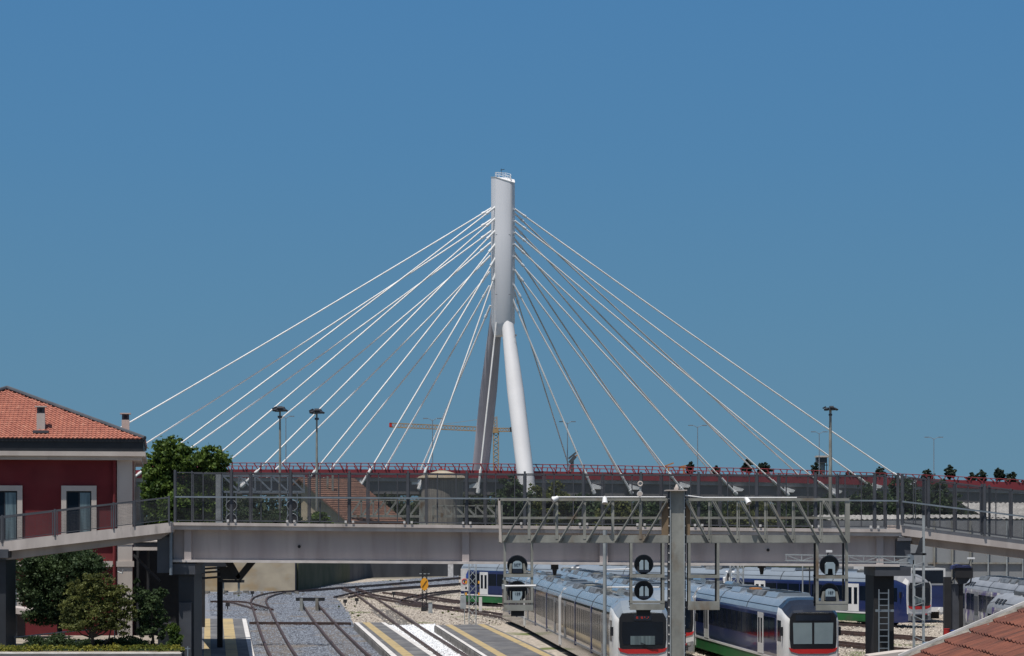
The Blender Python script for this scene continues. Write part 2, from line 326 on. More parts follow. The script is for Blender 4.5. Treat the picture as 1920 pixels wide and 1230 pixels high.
def track(pix, label, sleepers=True, z=.03, oily=True):
    c = spline([G(x,y) for x,y in pix])
    root = thing('railway_track', (c[0].x,c[0].y,0), label, 'railway track', 'railway tracks')
    side = []
    for i in range(len(c)):
        d = (c[min(i+1,len(c)-1)]-c[max(i-1,0)]).normalized(); side.append(Vector((d.y,-d.x,0)))
    for s in (-1,1):
        mb = MB(); prof = [(-.09,z),(.09,z),(.08,z+.13),(.075,z+.19),(-.075,z+.19),(-.08,z+.13)]
        mb.loft([[c[i]+side[i]*(s*.7525+a)+Vector((0,0,b)) for a,b in prof] for i in range(len(c))])
        mb.build('rail', 'rail', root, label=None)
    mb = MB(); vs_ = []; fs_ = []
    for i in range(len(c)): vs_ += [c[i]-side[i]*.62+Vector((0,0,z+.012)), c[i]+side[i]*.62+Vector((0,0,z+.012))]
    for i in range(len(c)-1): fs_.append((2*i,2*i+1,2*i+3,2*i+2))
    if oily: mb.add(vs_,fs_).build('oily_bed', 'oily', root)
    if sleepers:
        L = 0; nxt = 0; cnt = 0; me = None
        for i in range(len(c)-1):
            seg = (c[i+1]-c[i]).length
            if L >= nxt and cnt < 98:
                if me is None:
                    mb = MB().box(-1.25,1.25,-.12,.12,-.1,.035)
                    so_ = mb.build('sleeper', 'sleeper'); me = so_
                    o = so_
                else:
                    o = me.copy(); C.objects.link(o)
                o.parent = root; o.location = (c[i]-c[0]); 
                o.location.z = 0
                o.rotation_euler = (0,0,math.atan2(side[i].y, side[i].x))
                nxt += .75; cnt += 1
            L += seg
    return root
track([(560,1250),(528,1230),(490,1145),(485,1128),(499,1119),(530,1112.5),(575,1109.5),(650,1104),(750,1096),(870,1085),(960,1078)], 'leftmost rusty track curving sharply right in front of the stone wall')
track([(690,1250),(663,1230),(612,1175),(588,1145),(583,1138)], 'rusty track in blue ballast ending at the buffer stop')
track([(870,1250),(843,1230),(760,1173),(676,1114),(655,1104.5)], 'straight track whose near part is whitewashed between two platforms', oily=False)
track([(1205,1279),(1090,1218),(978,1167),(900,1151),(800,1137),(700,1120),(655,1108)], 'track under the silver sided train beside the right platform')
track([(1668,1178),(1300,1155),(1000,1141),(862,1131),(790,1121),(730,1113)], 'track under the blue and green train crossing behind the masts')
track([(960,1086),(860,1097),(760,1104),(690,1111),(640,1122)], 'dark track joining the yard turnout from the right')
track([(400,1131),(440,1131),(470,1138),(496,1146)], 'short connecting track entering the leftmost track from the left', True)
track([(960,1106),(860,1110),(800,1118),(766,1128),(775,1136),(850,1143)], 'tight loop track beside the amber signal', True)
track([(1560,1270),(1520,1276),(1385,1218),(1290,1180)], 'track under the train with pale windscreen blinds')
track([(1261,1240),(1180,1200),(1090,1165)], 'track under the train standing behind the gantry mast')
track([(2000,1222),(1760,1203),(1590,1190),(1420,1178)], 'nearer empty track crossing in front of the long blue and green train', True)
track([(2000,1262),(1760,1232),(1590,1212),(1480,1200)], 'empty track crossing between the two platforms side trains and the dark right pier', True)
# crossing boards / cable trunk
tr = MB().bar(G(468,1172)+Vector((0,0,.15)), G(658,1173)+Vector((0,0,.15)), .22, .22)
tag(tr.build('cable_duct', 'rail'), 'rust brown duct laid straight across two tracks', 'cable duct')

def platform(name, left, right, ztop, label_stripes):
    """left/right edge pixel polylines (near -> far) at platform top height"""
    L = [G(x,y,ztop) for x,y in left]; R = [G(x,y,ztop) for x,y in right]
    ring = L+R[::-1]
    mb = MB(); n_ = len(ring)
    mb.add(ring+[Vector((p.x,p.y,-.01)) for p in ring], [tuple(range(n_))]+[(i,(i+1)%n_,n_+(i+1)%n_,n_+i) for i in range(n_)])
    o = struct(name, mb, 'asphalt')
    for f0,f1,mat,nm in label_stripes:
        q = [L[0].lerp(R[0],f0), L[0].lerp(R[0],f1), L[-1].lerp(R[-1],f1), L[-1].lerp(R[-1],f0)]
        s_ = MB().add([p+Vector((0,0,.006)) for p in q], [(0,1,2,3)]).build(nm, mat); s_.parent = o
        s_['kind'] = 'structure'
    for k in range(1,7):
        a_ = L[0].lerp(L[-1],k/7)+Vector((0,0,.009)); b_ = R[0].lerp(R[-1],k/7)+Vector((0,0,.009)); a2 = a_.lerp(b_,.35); b2 = a_.lerp(b_,.85)
        j_ = MB().bar(a2,b2,.05,.004).build('expansion_joint','train_under'); j_.parent = o; j_['kind'] = 'structure'
    # side kerbs
    for E,sg in ((L,-1),(R,1)):
        k = MB(); 
        for a,b in zip(E[:-1],E[1:]):
            k.prism([a+Vector((sg*.0,0,-.55)), b+Vector((0,0,-.55)), b+Vector((0,0,-.08)), a+Vector((0,0,-.08))], (sg*.04,0,0))
        kk = k.build('kerb', 'kerb'); kk.parent = o; kk['kind'] = 'structure'
    return o
platform('platform', [(330,1265),(345,1160)], [(486,1265),(462,1160)], .55, [(.33,.42,'yellow_paint','tactile_strip'),(.62,.78,'yellow_paint','tactile_strip'),(.93,.995,'white_paint','edge_strip')])
platform('platform', [(772,1265),(664,1167)], [(872,1265),(722,1167)], .55, [(.0,.13,'white_paint','edge_strip'),(.26,.50,'yellow_paint','tactile_strip'),(.87,1,'white_paint','edge_strip')])
platform('platform', [(960,1265),(815,1172)], [(1118,1265),(912,1170)], .55, [(.0,.06,'white_paint','edge_strip'),(.20,.33,'yellow_paint','tactile_strip'),(.82,.95,'yellow_paint','tactile_strip')])

# ------------------------------------------------------------------ cable stayed bridge
def itp(x, xs, ys): return float(np.interp(x, xs, ys))
def nearY(px):
    k = (px-960)/F; t = (93.6+390*k)/(201.6-60*k); return 390+60*t
def near(px, py): return P(px, py, nearY(px))
BX = [-400,440,700,960,1100,1440,1700,1900,2300]
RT = [886,880,880,882.5,885,890,896,904,926]
RB = [899,895,895,897,899,904,911,918,938]
TP = [875,868,868.5,870,872,879,889,899,922]
NW = Vector((-6.3,21.0,0))           # from the near edge to the far edge
bridge = thing('cable_stayed_bridge', near(950,980)+Vector((0,10,-8)), 'white pylon cable stayed road bridge with a red parapet', 'bridge')
xs = list(range(-100,2101,40))
def strip(dy0, dy1, inset, far=False):    # closed box following the deck: (top fn, bottom fn)
    pass
def band(name, top, bot, mat, y0, thick, farside=False, zref=None):
    mb = MB(); rings = []
    nd = NW.normalized()
    for x in xs:
        a = near(x, itp(x,BX,top)); b = near(x, itp(x,BX,bot))
        o = nd*y0 + (NW if farside else Vector((0,0,0)))
        rings.append([a+o, a+o+nd*thick, b+o+nd*thick, b+o])
    mb.loft(rings); return mb.build(name, mat, bridge)
RAILT = [t+ .6 for t in TP]
band('deck', [b+7 for b in RB], [b+31+(8 if q_ > 1650 else 0) for b,q_ in zip(RB,BX)], 'girder_grey', .6, 20.5)
band('edge_beam', [b+.3 for b in RB], [b+7.4 for b in RB], 'strip', .25, 21.2)
band('parapet', RT, RB, 'red_steel', 0, .25)
band('parapet', [t+2 for t in RT], RB, 'red_steel', .25, .25, True)
for fs in (False, True):
    mb = MB(); o = NW if fs else Vector((0,0,0))
    pts = [near(x, itp(x,BX,TP))+o for x in xs]
    mb.tube(pts, .09, 6); mb.build('handrail', 'red_steel', bridge)
    tp = near(960, itp(960,BX,TP)).z - near(960, itp(960,BX,RT)).z
    x = 404 if not fs else 398
    while x < 1925:
        a = near(x, itp(x,BX,RT))+o; t = near(x+2, itp(x,BX,TP))+o; t2 = near(x-9, itp(x,BX,TP))+o; b2 = near(x-5, itp(x,BX,RT))+o
        m_ = MB().bar(a+Vector((.3,0,0)), t+Vector((.3,0,0)), .10, .2).bar(b2+Vector((.35,0,0)), t2, .10, .2)
        m_.bar(t2, t+Vector((.3,0,0)), .12, .12).build('railing_post', 'red_steel', bridge)
        x += 26*(nearY(950)/nearY(x))**1.0*1.0
# pylon
sh = [P(929,900,417.5), P(943,900,417.3), P(956,900,417.3), P(960,900,417.5), P(963,900,418.1), P(964.8,900,418.9), P(965.3,900,420.2), P(964,900,422.4), P(950,900,423.8), P(932,900,423.8), P(921.5,900,422.8), P(920.8,900,420.2), P(924,900,419.0)]
# (kept as real footprint: x,y only)
def zat(py, Y=418): return HC+(H-py)*Y/F
zt = [333,338,342,343,343,342,339,331,325,324,326,329,331]
rings = []
for f_, pyb in ((0,628),(1,604)):
    r_ = []
    for p in sh:
        cx, cy = -2.6, 420.5
        s_ = .62 if f_ == 0 else 1
        r_.append(Vector((cx+(p.x-cx)*s_, cy+(p.y-cy)*s_, zat(pyb))))
    rings.append(r_)
rings.append([Vector((p.x,p.y,zat(440))) for p in sh])
rings.append([Vector((p.x,p.y,zat(z_))) for p,z_ in zip(sh,zt)])
shaft = MB().loft(rings).build('pylon_shaft', 'pylon', bridge, smooth=True)
# vertical slot and panel seams
MB().add([P(924.2,352,419.2)+Vector((0,-.12,0)),P(925.0,352,418.9)+Vector((0,-.12,0)),P(925.0,604,418.9)+Vector((0,-.12,0)),P(924.2,604,419.2)+Vector((0,-.12,0))],[(3,2,1,0)]).build('slot', 'steel_mid', shaft)
for y_ in (440,552):
    MB().bar(P(929,y_,417.5), P(957,y_,417.3), .05, .12).build('weld_seam', 'train_grey', shaft)
cap = MB().loft([[Vector((p.x,p.y,zat(z_)-.05)) + (Vector((p.x,p.y,0))-Vector((-1.6,420.5,0)))*.02 for p,z_ in zip(sh,zt)], [Vector((p.x,p.y,zat(z_)+.12))+ (Vector((p.x,p.y,0))-Vector((-1.6,420.5,0)))*.03 for p,z_ in zip(sh,zt)]]).build('cap_plate', 'white_metal', bridge)
rl = MB(); q = [Vector(((p.x+2)*.66-1.9,421.2+(p.y-420.5)*.6,zat(z_*.6+330*.4)+.2)) for p,z_ in zip(sh,zt)]
for i in range(len(q)):
    a,b = q[i], q[(i+1)%len(q)]; rl.bar(a, a+Vector((0,0,.95)), .07)
    for h_ in (.5,.95): rl.bar(a+Vector((0,0,h_)), b+Vector((0,0,h_)), .06)
rl.build('top_railing', 'white_metal', bridge)
an = MB().bar(P(940,330,420.5), P(940,316,420.5), .08).bar(P(938,319,420.5), P(946,317.5,420.5), .1); an.build('anemometer', 'black', bridge)
def leg(a, b, r0, r1, mat):
    pts = [a.lerp(b, t/10) for t in range(11)]; return MB().tube(pts, [r0+(r1-r0)*min(1,t/4) for t in range(11)], 28).build('pylon_leg', mat, bridge, smooth=True)
leg(P(949.5,588,419.0), P(993,957,407.3), 1.12, 1.64, 'pylon_leg')
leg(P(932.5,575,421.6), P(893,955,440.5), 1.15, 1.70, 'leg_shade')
for (x_,y_,Y_,s_) in ((915,633,425,-1),(967,632,416,1)):
    MB().box(*sorted(((x_-960)*Y_/F-.2,(x_-960)*Y_/F+.2)),Y_,Y_+.3,zat(y_),zat(y_)+.35).bar(P(x_,y_,Y_), P(x_-s_*4,y_,Y_), .06).build('aviation_lamp', 'train_grey', bridge)
# cables: tower pixel, second pixel that fixes the slope
def mkcable(tx, ty, bx, by, yend, Yt, Yb_fn, r=.13, mt='cable'):
    s_ = (by-ty)/(bx-tx); ex = tx+(yend-ty)/s_
    # solve end on the required side (near plane or far plane)
    far = Yb_fn == 'far'
    if not far: Ye = nearY(ex)
    else:
        k = (ex-960)/F; t = (93.6-6.3*-1*-1+0+ (411)*k)/(201.6-60*k) if False else None
        # far line: X = -99.9+201.6t, Y = 411+60t
        t = (99.9+411*k)/(201.6-60*k); Ye = 411+60*t
    a = P(tx,ty,Yt); b = P(ex,yend,Ye); pts = []
    Lc = (b-a).length
    for i in range(13):
        t = i/12; p = a.lerp(b,t); p.z -= 4*t*(1-t)*Lc*.0045; pts.append(p)
    r = r*1.2
    c = MB().tube(pts, r, 6).build('stay_cable', mt, bridge, smooth=True)
    d0 = (pts[1]-pts[0]).normalized(); d1 = (pts[-2]-pts[-1]).normalized()
    MB().tube([a-d0*.4, a+d0*1.9], .21, 8).tube([a+d0*1.7, a+d0*2.3], .28, 8).build('upper_socket', 'white_metal', c)
    if not far:
        MB().tube([b, b+d1*4.8], .25, 8).tube([b+d1*.2, b+d1*1.0], .42, 8).tube([b+d1*3.6,b+d1*4.8],.3,8).build('lower_socket', 'white_metal', c)
        sgn = 1 if b.x < 0 else -1
        e0 = b+d1*1.4
        q_ = [e0+Vector((-sgn*.1,.05,.9)), e0+Vector((-sgn*2.3,.05,.2)), e0+Vector((-sgn*1.9,.05,-.25)), e0+Vector((0,.05,-.2))]
        MB().prism(q_ if sgn > 0 else q_[::-1], (0,1.4,0)).build('anchor_bracket', 'white_metal', c)
NL = [(929,388,335,832,911),(928,410,417,844,912),(928,433,450,915,914),(930,456,578,898,913),(931,480,672,918,919),(932,505,785,918,919),(938,534,896,926,926)]
FL = [(922,390,220,802),(921,412,275,828),(920,434,360,836),(918,457,427,865),(917,482,517,879),(916,512,622,877),(916,539,725,872),(918,576,790,877)]
NR = [(968,394,1697,902,910),(968,416,1637,915,920),(968,438,1522,892,930),(967,460,1437,890,929),(967,483,1347,890,928),(967,509,1255,887,922),(965,537,1162,885,927),(962,563,1097,884,927)]
FR = [(966,401,1486,879),(965,424,1411,878),(965,448,1326,876),(965,474,1241,877),(965,505,1154,877),(966,550,1066,871)]
for c in NL: mkcable(*c, 418.0, 'near')
for c in NR: mkcable(*c, 418.0, 'near')
for c in FL: mkcable(*c, 918, 422.0, 'far')
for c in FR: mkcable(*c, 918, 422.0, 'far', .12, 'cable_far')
for i_, px in enumerate(range(-60, 2000, 330)):      # concrete piers under the deck
    a = near(px, 945); MB().box(a.x-1.4-3, a.x+1.4-3, a.y+6, a.y+9, -.5, a.z+1).build('bridge_pier', 'girder_grey', bridge)

# ------------------------------------------------------------------ street lamps on the bridge, floodlight masts
def double_lamp(px, pyt, label, half=11):
    Y = nearY(px)+11; b = P(px, itp(px,BX,RB), Y); t = P(px, pyt, Y)
    r = thing('street_lamp', b, label, 'street lamp', 'street lamps on the road bridge')
    MB().tube([b,t], [.11,.07], 6).build('pole', 'galv_blue', r)
    for s in (-1,1):
        e_ = t+Vector((s*half*Y/F,0,.25)); MB().tube([t+Vector((0,0,-.2)), t.lerp(e_,.5)+Vector((0,0,.1)), e_], .06, 6).build('arm', 'galv_blue', r)
        MB().box(e_.x-.5,e_.x+.5,e_.y-.15,e_.y+.15,e_.z-.08,e_.z+.1).build('lamp_head', 'galv_blue', r)
double_lamp(536,783,'slender street lamp between the two left floodlight masts')
double_lamp(811,787,'slender street lamp left of the dark pylon leg',13)
double_lamp(1064,793,'slender street lamp right of the white pylon leg',11)
double_lamp(1308,800,'slender street lamp between two cables right of the pylon',13)
double_lamp(1536,812,'slender street lamp left of the right floodlight mast',11)
double_lamp(1751,822,'slender street lamp at far right beyond the last cable',13)

def flood_mast(px, pyt, Y, label, r0=.16, w_=13):
    b = Vector(((px-960)*Y/F, Y, 3.2)); t = P(px, pyt, Y)
    r = thing('floodlight_mast', b, label, 'floodlight mast', 'high floodlight masts over the rail yard')
    MB().tube([b, t], [r0*1.5, r0*.75], 10).build('pole', 'galv', r, smooth=True)
    MB().tube([t+Vector((0,0,-.1)), t+Vector((0,0,.15))], .9, 12).tube([t+Vector((0,0,-1)), t+Vector((0,0,-.7))], .3, 8).build('headframe', 'steel_mid', r)
    for k in range(7):
        a = 2*math.pi*k/7+.3; rr = w_*Y/F*.8
        c = t+Vector((math.cos(a)*rr, math.sin(a)*rr, .1 + .25*((k%2))))
        T = Matrix.Translation(c) @ Matrix.Rotation(a,4,'Z') @ Matrix.Rotation(.5,4,'Y')
        MB(T).box(-.3,.3,-.34,.34,-.10,.10).build('floodlight', 'dark_steel', r)
flood_mast(525,770,290,'left floodlight mast crossing the stay cables')
flood_mast(594,774,300,'second floodlight mast from the left, slightly shorter')
flood_mast(1557,768,352,'right floodlight mast between the last two cables', .27, 14)

# ------------------------------------------------------------------ tower cranes far behind
def lattice(mb, a, b, w_, nseg, t=.12):
    a = Vector(a); b = Vector(b); d = (b-a).normalized(); up = Vector((0,0,1)) if abs(d.z) < .9 else Vector((0,1,0))
    x = d.cross(up).normalized()*w_/2; y = x.cross(d).normalized()*w_/2
    cs = [x+y,-x+y,-x-y,x-y]
    for c in cs: mb.bar(a+c, b+c, t)
    for i in range(nseg):
        p = a.lerp(b,i/nseg); q = a.lerp(b,(i+1)/nseg)
        for k in range(4):
            c0,c1 = cs[k], cs[(k+1)%4]
            mb.bar(p+c0, q+c1, t*.7) if i%2 else mb.bar(p+c1, q+c0, t*.7)
    return mb
Yc = 900
cr = thing('tower_crane', (-6.7,Yc,0), 'yellow tower crane seen between the two pylon legs', 'crane')
lattice(MB(), P(930,915,Yc)-Vector((0,0,8)), P(930,808,Yc), 2.2, 26, .35).build('mast', 'crane', cr)
lattice(MB(), P(931,806,Yc), P(731,797,Yc), 1.7, 34, .3).build('jib', 'crane', cr)
lattice(MB(), P(931,806,Yc), P(961,806,Yc), 1.4, 6, .3).build('counter_jib', 'crane', cr)
lattice(MB(), P(929.5,806,Yc), P(929,781,Yc), 1.3, 5, .28).build('tower_head', 'crane', cr)
MB().box(P(956,0,Yc).x,P(962,0,Yc).x,Yc-1,Yc+1,P(0,806,Yc).z-.6,P(0,801,Yc).z).build('counterweight', 'train_under', cr)
MB().box(P(730,0,Yc).x,P(735,0,Yc).x,Yc-1,Yc+1,P(0,801,Yc).z,P(0,793,Yc).z).build('trolley', 'train_red', cr)
MB().box(P(924,0,Yc).x,P(935,0,Yc).x,Yc-1.6,Yc+1.6,P(0,812,Yc).z,P(0,804,Yc).z).bar(P(929,782,Yc),P(800,800,Yc),.1).build('slewing_unit', 'crane', cr)
pc = thing('harbour_crane', P(1073,885,1100), 'small dark harbour crane on the horizon beside a cable', 'crane')
MB().bar(P(1073,885,1100),P(1073,862,1100),1.6).bar(P(1066,860,1100),P(1083,846,1100),.9).bar(P(1068,868,1100),P(1079,855,1100),1.8).build('tower', 'steel_mid', pc)
MB().bar(P(1070,862,1100),P(1084,852,1100),.7).build('boom', 'orange_pipe', pc)
# port crane silhouettes (orange, thin)
def far_gantry(px0,px1,py0,py1,label,mat='orange_pipe'):
    r = thing('port_crane', P((px0+px1)/2,885,1300), label, 'crane', 'orange port cranes on the horizon')
    mb = MB()
    mb.bar(P(px0,py1,1300),P(px1,py0,1300),.8).bar(P(px0,py1+1,1300),P(px1,py1+2,1300),.7).build('boom', mat, r)
    MB().bar(P((px0+px1)/2,py1,1300),P((px0+px1)/2,890,1300),.9).build('tower', mat, r)
far_gantry(1244,1263,868,875,'orange port crane just right of the long right cable feet')
far_gantry(1272,1292,872,876,'orange port crane beside a round tree top on the horizon')
wt = thing('control_tower', P(1542,910,700), 'small white and orange control tower beside the floodlight mast', 'tower')
MB().box(P(1538,0,700).x,P(1546,0,700).x,700,701.5,0,P(0,868,700).z).build('shaft', 'train_grey', wt)
MB().box(P(1531,0,700).x,P(1550,0,700).x,699,702.5,P(0,868,700).z,P(0,858,700).z).build('cabin', 'steel_mid', wt)
MB().box(P(1530,0,700).x,P(1554,0,700).x,698.5,703,P(0,857.5,700).z,P(0,854.5,700).z).build('roof', 'plaster_cream', wt)
MB().bar(P(1536,856,700),P(1536,812,700),.12).build('aerial', 'steel_mid', wt)
MB().bar(P(1546,868,700),P(1546,905,700),.25).bar(P(1550,868,700),P(1550,905,700),.25).bar(P(1546,872,700),P(1552,872,700),.3).build('ladder', 'steel_mid', wt)

# tree tops rising behind the parapet
def round_tree(px, top, wpx, Y, mat, label, cat='tree', leafs=700, size=.9, group=None, base=None, seed=3, aspect=None, lob=5, nm='tree'):
    x = (px-960)*Y/F; zt_ = HC+(H-top)*Y/F; r_ = wpx/2*Y/F
    zbase = 3.2 if Y > 255 else 0
    root = thing(nm, (x,Y,zbase), label, cat, group)
    rnd = random.Random(seed*17+int(px))
    zb = HC+(H-(base if base else top+wpx))*Y/F
    MB().tube([(x,Y,zbase),(x+.15*r_,Y,(zb+zt_)/2),(x,Y,zt_-r_*.5)], [r_*.1+.1,r_*.07+.07,.05], 6).build('trunk', 'bark', root)
    bl = []
    hh = max((zt_-zb)/2, .5)
    for k in range(lob):
        a = rnd.uniform(0,6.28); q = rnd.uniform(.2,.62)
        bl.append((x+math.cos(a)*r_*q, Y+math.sin(a)*r_*q, zb+hh*rnd.uniform(.45,1.45), r_*rnd.uniform(.38,.55), r_*rnd.uniform(.4,.6), hh*rnd.uniform(.35,.5)))
    bl.append((x,Y,zb+hh,r_*.80,r_*.72,hh*.85)); bl.append((x,Y,zb+hh*.6,r_*.95,r_*.72,hh*.6))
    bl.append((x+rnd.uniform(-.2,.2)*r_,Y,zt_-hh*.3,r_*.4,r_*.4,hh*.3))
    if nm == 'cypress_tree':
        sg_ = rnd.choice((-1,1)); bl.append((x+sg_*r_*.8,Y,zb+hh*.9,r_*.55,r_*.5,hh*.6)); bl.append((x,Y,zb+hh*.8,r_*.9,r_*.7,hh*.8))
    leaves('crown', bl, leafs, size, mat, root, seed=seed+int(px), shell=.25)
    return root
TT = [(1294,866,12,'narrow round tree top just left of the orange port crane'),(1343,873,14,'low bushy tree top between cable feet right of the lamp'),(1402,861,17,'tall dark tree top crossed by a cable'),(1432,866,22,'broad dark tree top right of the cable crossed one'),
      (1530,868,16,'pointed cypress touching the small control tower'),(1590,882,16,'low grey tree top right of the right floodlight mast'),(1652,875,18,'round tree top at the foot of the last cable'),(1738,880,20,'square topped tree in front of the last slender lamp'),(1780,873,18,'tall oval cypress with a low shoulder'),(1822,887,18,'low straggly tree with bare twigs'),(1841,881,16,'dome shaped dark tree'),(1873,876,18,'tall conical dark tree with shrub at its right'),(1897,885,20,'rightmost low round tree on the skyline')]
for i,(px,top,w_,lab) in enumerate(TT):
    round_tree(px, top-1, w_*1.15, 540, 'leaf_cyp', lab, 'tree', 3500, .55, 'trees on the skyline behind the parapet', base=top+26, seed=i, nm='cypress_tree')

# ------------------------------------------------------------------ middle distance trees and far belt
belt = leaves('woodland', [((px-960)*520/F+random.uniform(-3,3), 520+random.uniform(-8,30), 8+random.uniform(-1,2), 10, 8, random.uniform(7,8.5)) for px in range(-60,2000,26)], 80000, 1.2, 'leaf_far', None, 5, .3, 8000)
tag(belt, None, None, None, 'stuff'); belt['label'] = 'far dark tree belt below the road bridge'
MT = [(962,893,88,355,'leaf_b','dark bushy tree in front of the white pylon leg, left half'),(1030,900,92,367,'leaf_c','olive tinted tree right of the white pylon leg foot'),(1092,925,90,371,'leaf_b','low dark tree behind the left end of the signal gantry'),
      (1160,935,90,363,'leaf_c','low olive tree behind the left half of the gantry truss'),(1235,938,90,355,'leaf_b','low dark tree behind the gantry mast'),(1330,940,100,365,'leaf_b','low dark tree just right of the gantry mast'),(1410,938,96,355,'leaf_c','low tree behind the middle of the right truss'),(1490,934,96,367,'leaf_b','low tree behind the right end of the truss'),
      (1560,925,90,367,'leaf_b','dark tree beside the foot of the right floodlight mast'),(1632,908,100,355,'leaf_b','rounded dark tree left of the footbridge fence corner'),(1700,891,100,367,'leaf_b','tallest dark tree behind the footbridge fence corner'),(1765,900,92,359,'leaf_b','rightmost dark tree beside the corrugated roofs'),
      (720,925,80,355,'leaf_far','shaded tree behind the far house roof end'),(880,925,90,355,'leaf_far','shaded tree right of the round tank')]
for i,(px,top,w_,Y,mat,lab) in enumerate(MT):
    round_tree(px, top, w_, Y, mat, lab, 'tree', 13000, .6, 'dark trees behind the footbridge', base=1000, seed=20+i, lob=9)

# left green tree and neighbours
def big_tree(name, label, x, y, trunk_r, ztr, blobs, n_, size, mat, seed, branches=6, shell=.12):
    root = thing(name, (x,y,0), label, 'tree')
    tk = MB().tube([(x,y,0),(x+.1,y,ztr*.5),(x,y,ztr)], [trunk_r,trunk_r*.8,trunk_r*.6], 9).build('trunk', 'bark', root, smooth=True)
    for b in blobs[:branches]:
        c = Vector(b[:3]); s0 = Vector((x,y,ztr*.85))
        MB().tube([s0, s0.lerp(c,.5)+Vector((0,0,-.15)), c], [trunk_r*.5,trunk_r*.3,trunk_r*.12], 6).build('limb', 'bark', root, smooth=True)
    leaves('crown', blobs, n_, size, mat, root, seed, shell)
    return root
def blobs_px(lst, Y, d=.8):
    return [((a-960)*Yb/F, Yb, HC+(H-b)*Yb/F, r*Yb/F, r*Yb/F*d, r2*Yb/F) for a,b,r,r2,Yb in [(q[0],q[1],q[2],q[3],Y+q[4]) for q in lst]]
gt = blobs_px([(318,848,32,30,0),(300,868,28,28,1),(345,862,34,28,-1),(390,862,34,24,0),(412,876,22,20,1),(300,905,32,36,0),(345,905,36,40,1),(395,905,34,34,0),(330,945,44,40,-1),(385,945,44,36,0),(290,940,24,36,0),(280,880,14,36,1.5),(420,925,22,40,1)], 262)
big_tree('broadleaf_tree', 'bright green leafy tree rising between the red building and footbridge', (340-960)*262/F, 262, .4, 7, gt, 46000, .42, 'leaf_a', 11)
for i,(px,top,w_,Y,mat,lab) in enumerate([(470,960,120,262,'leaf_b','low dark tree behind the fence under the small gantry'),(535,950,80,270,'leaf_b','dark shrub tree left of the beige gable'),(600,958,46,272,'leaf_a','green bush in front of the beige gable'),(350,945,80,262,'leaf_a','green shrub behind the left end of the fence'),(430,935,120,275,'leaf_b','shaded tree right of the bright green tree')]):
    round_tree(px, top, w_, Y, mat, lab, 'tree', 9000, .38, None, base=995, seed=60+i, lob=7, nm='shrub_tree')

# ------------------------------------------------------------------ far house, tank, sheds
hs = thing('gabled_house', (-33,345,3.3), 'old house with a brown tiled roof and beige shaded gable', 'house')
ap = P(572,897,345); u = Vector((.80,.60,0)); v = Vector((.60,-.80,0)); vb = P(697,974,335)
dv = Vector((vb.x-ap.x, vb.y-ap.y, vb.z-ap.z))
vb2 = ap + Vector((v.x*14.5, v.y*14.5, -6.9)); La = 8.5
al = ap + Vector((-v.x*1.2, -v.y*1.2, -.6))
pr = [ap, vb2, Vector((vb2.x,vb2.y,0)), Vector((al.x,al.y,0)), al]
MB().prism([p-Vector((0,0,.25)) for p in pr], u*9).build('wall', 'render_beige', hs)
e1 = (vb2-ap).normalized()*.8
rf = MB(); rf.prism([ap-u*1.2+Vector((0,0,.1)), vb2+e1-u*1.2+Vector((0,0,.1)), vb2+e1-u*1.2-Vector((0,0,.2)), ap-u*1.2-Vector((0,0,.2))], u*10.8)
roofh = rf.build('roof', 'tile_far', hs)
el = (al-ap).normalized()*.8
MB().prism([ap-u*1.2+Vector((0,0,.1)), ap-u*1.2-Vector((0,0,.2)), al+el-u*1.2-Vector((0,0,.2)), al+el-u*1.2+Vector((0,0,.1))], u*10.8).build('roof', 'tile_far', hs)
for k in range(22):      # tile courses as raised battens
    t = (k+.5)/22; a = ap.lerp(vb2+e1,t)-u*1.2+Vector((0,0,.14)); MB
    rf2 = MB().bar(a, a+u*10.8, .12, .10); rf2.build('tile_course', 'tile_far', roofh)
for px,py in ((614,893),(624,891)):
    p = P(px,py,343); MB().bar(p-Vector((0,0,2.6)), p, .32).build('chimney_pipe', 'galv', roofh)
MB().box(*(lambda a,b:(a,b))(P(604,0,332).x,P(620,0,332).x),331.5,332.0,P(0,985,332).z,P(0,967,332).z).build('window', 'galv_blue', hs)

tk_ = thing('round_tank', P(829,1034,346), 'round concrete water tank with a low conical roof', 'tank')
cx,cy = (829-960)*346/F, 346.0
rad = 39*346/F
def ring(r_, z_, n_=36): return [Vector((cx+r_*math.cos(2*math.pi*k/n_), cy+r_*math.sin(2*math.pi*k/n_), z_)) for k in range(n_)]
zz = lambda py: HC+(H-py)*346/F
MB().loft([ring(rad,0),ring(rad,zz(897))]).build('drum', 'tank', tk_, smooth=True)
MB().loft([ring(rad+.3,zz(898)),ring(rad+.65,zz(896.5)),ring(rad+.45,zz(893.5)),ring(rad*.42,zz(885)),ring(rad*.24,zz(883)),ring(rad*.24,zz(881.5))]).build('conical_roof', 'stone_wall', tk_, smooth=True)
vt = MB()
for k in (-1,0,1): vt.box(cx+k*.42-.16,cx+k*.42+.16,cy-.3,cy+.3,zz(882),zz(878.5))
vt.build('vent', 'red_paint', tk_)

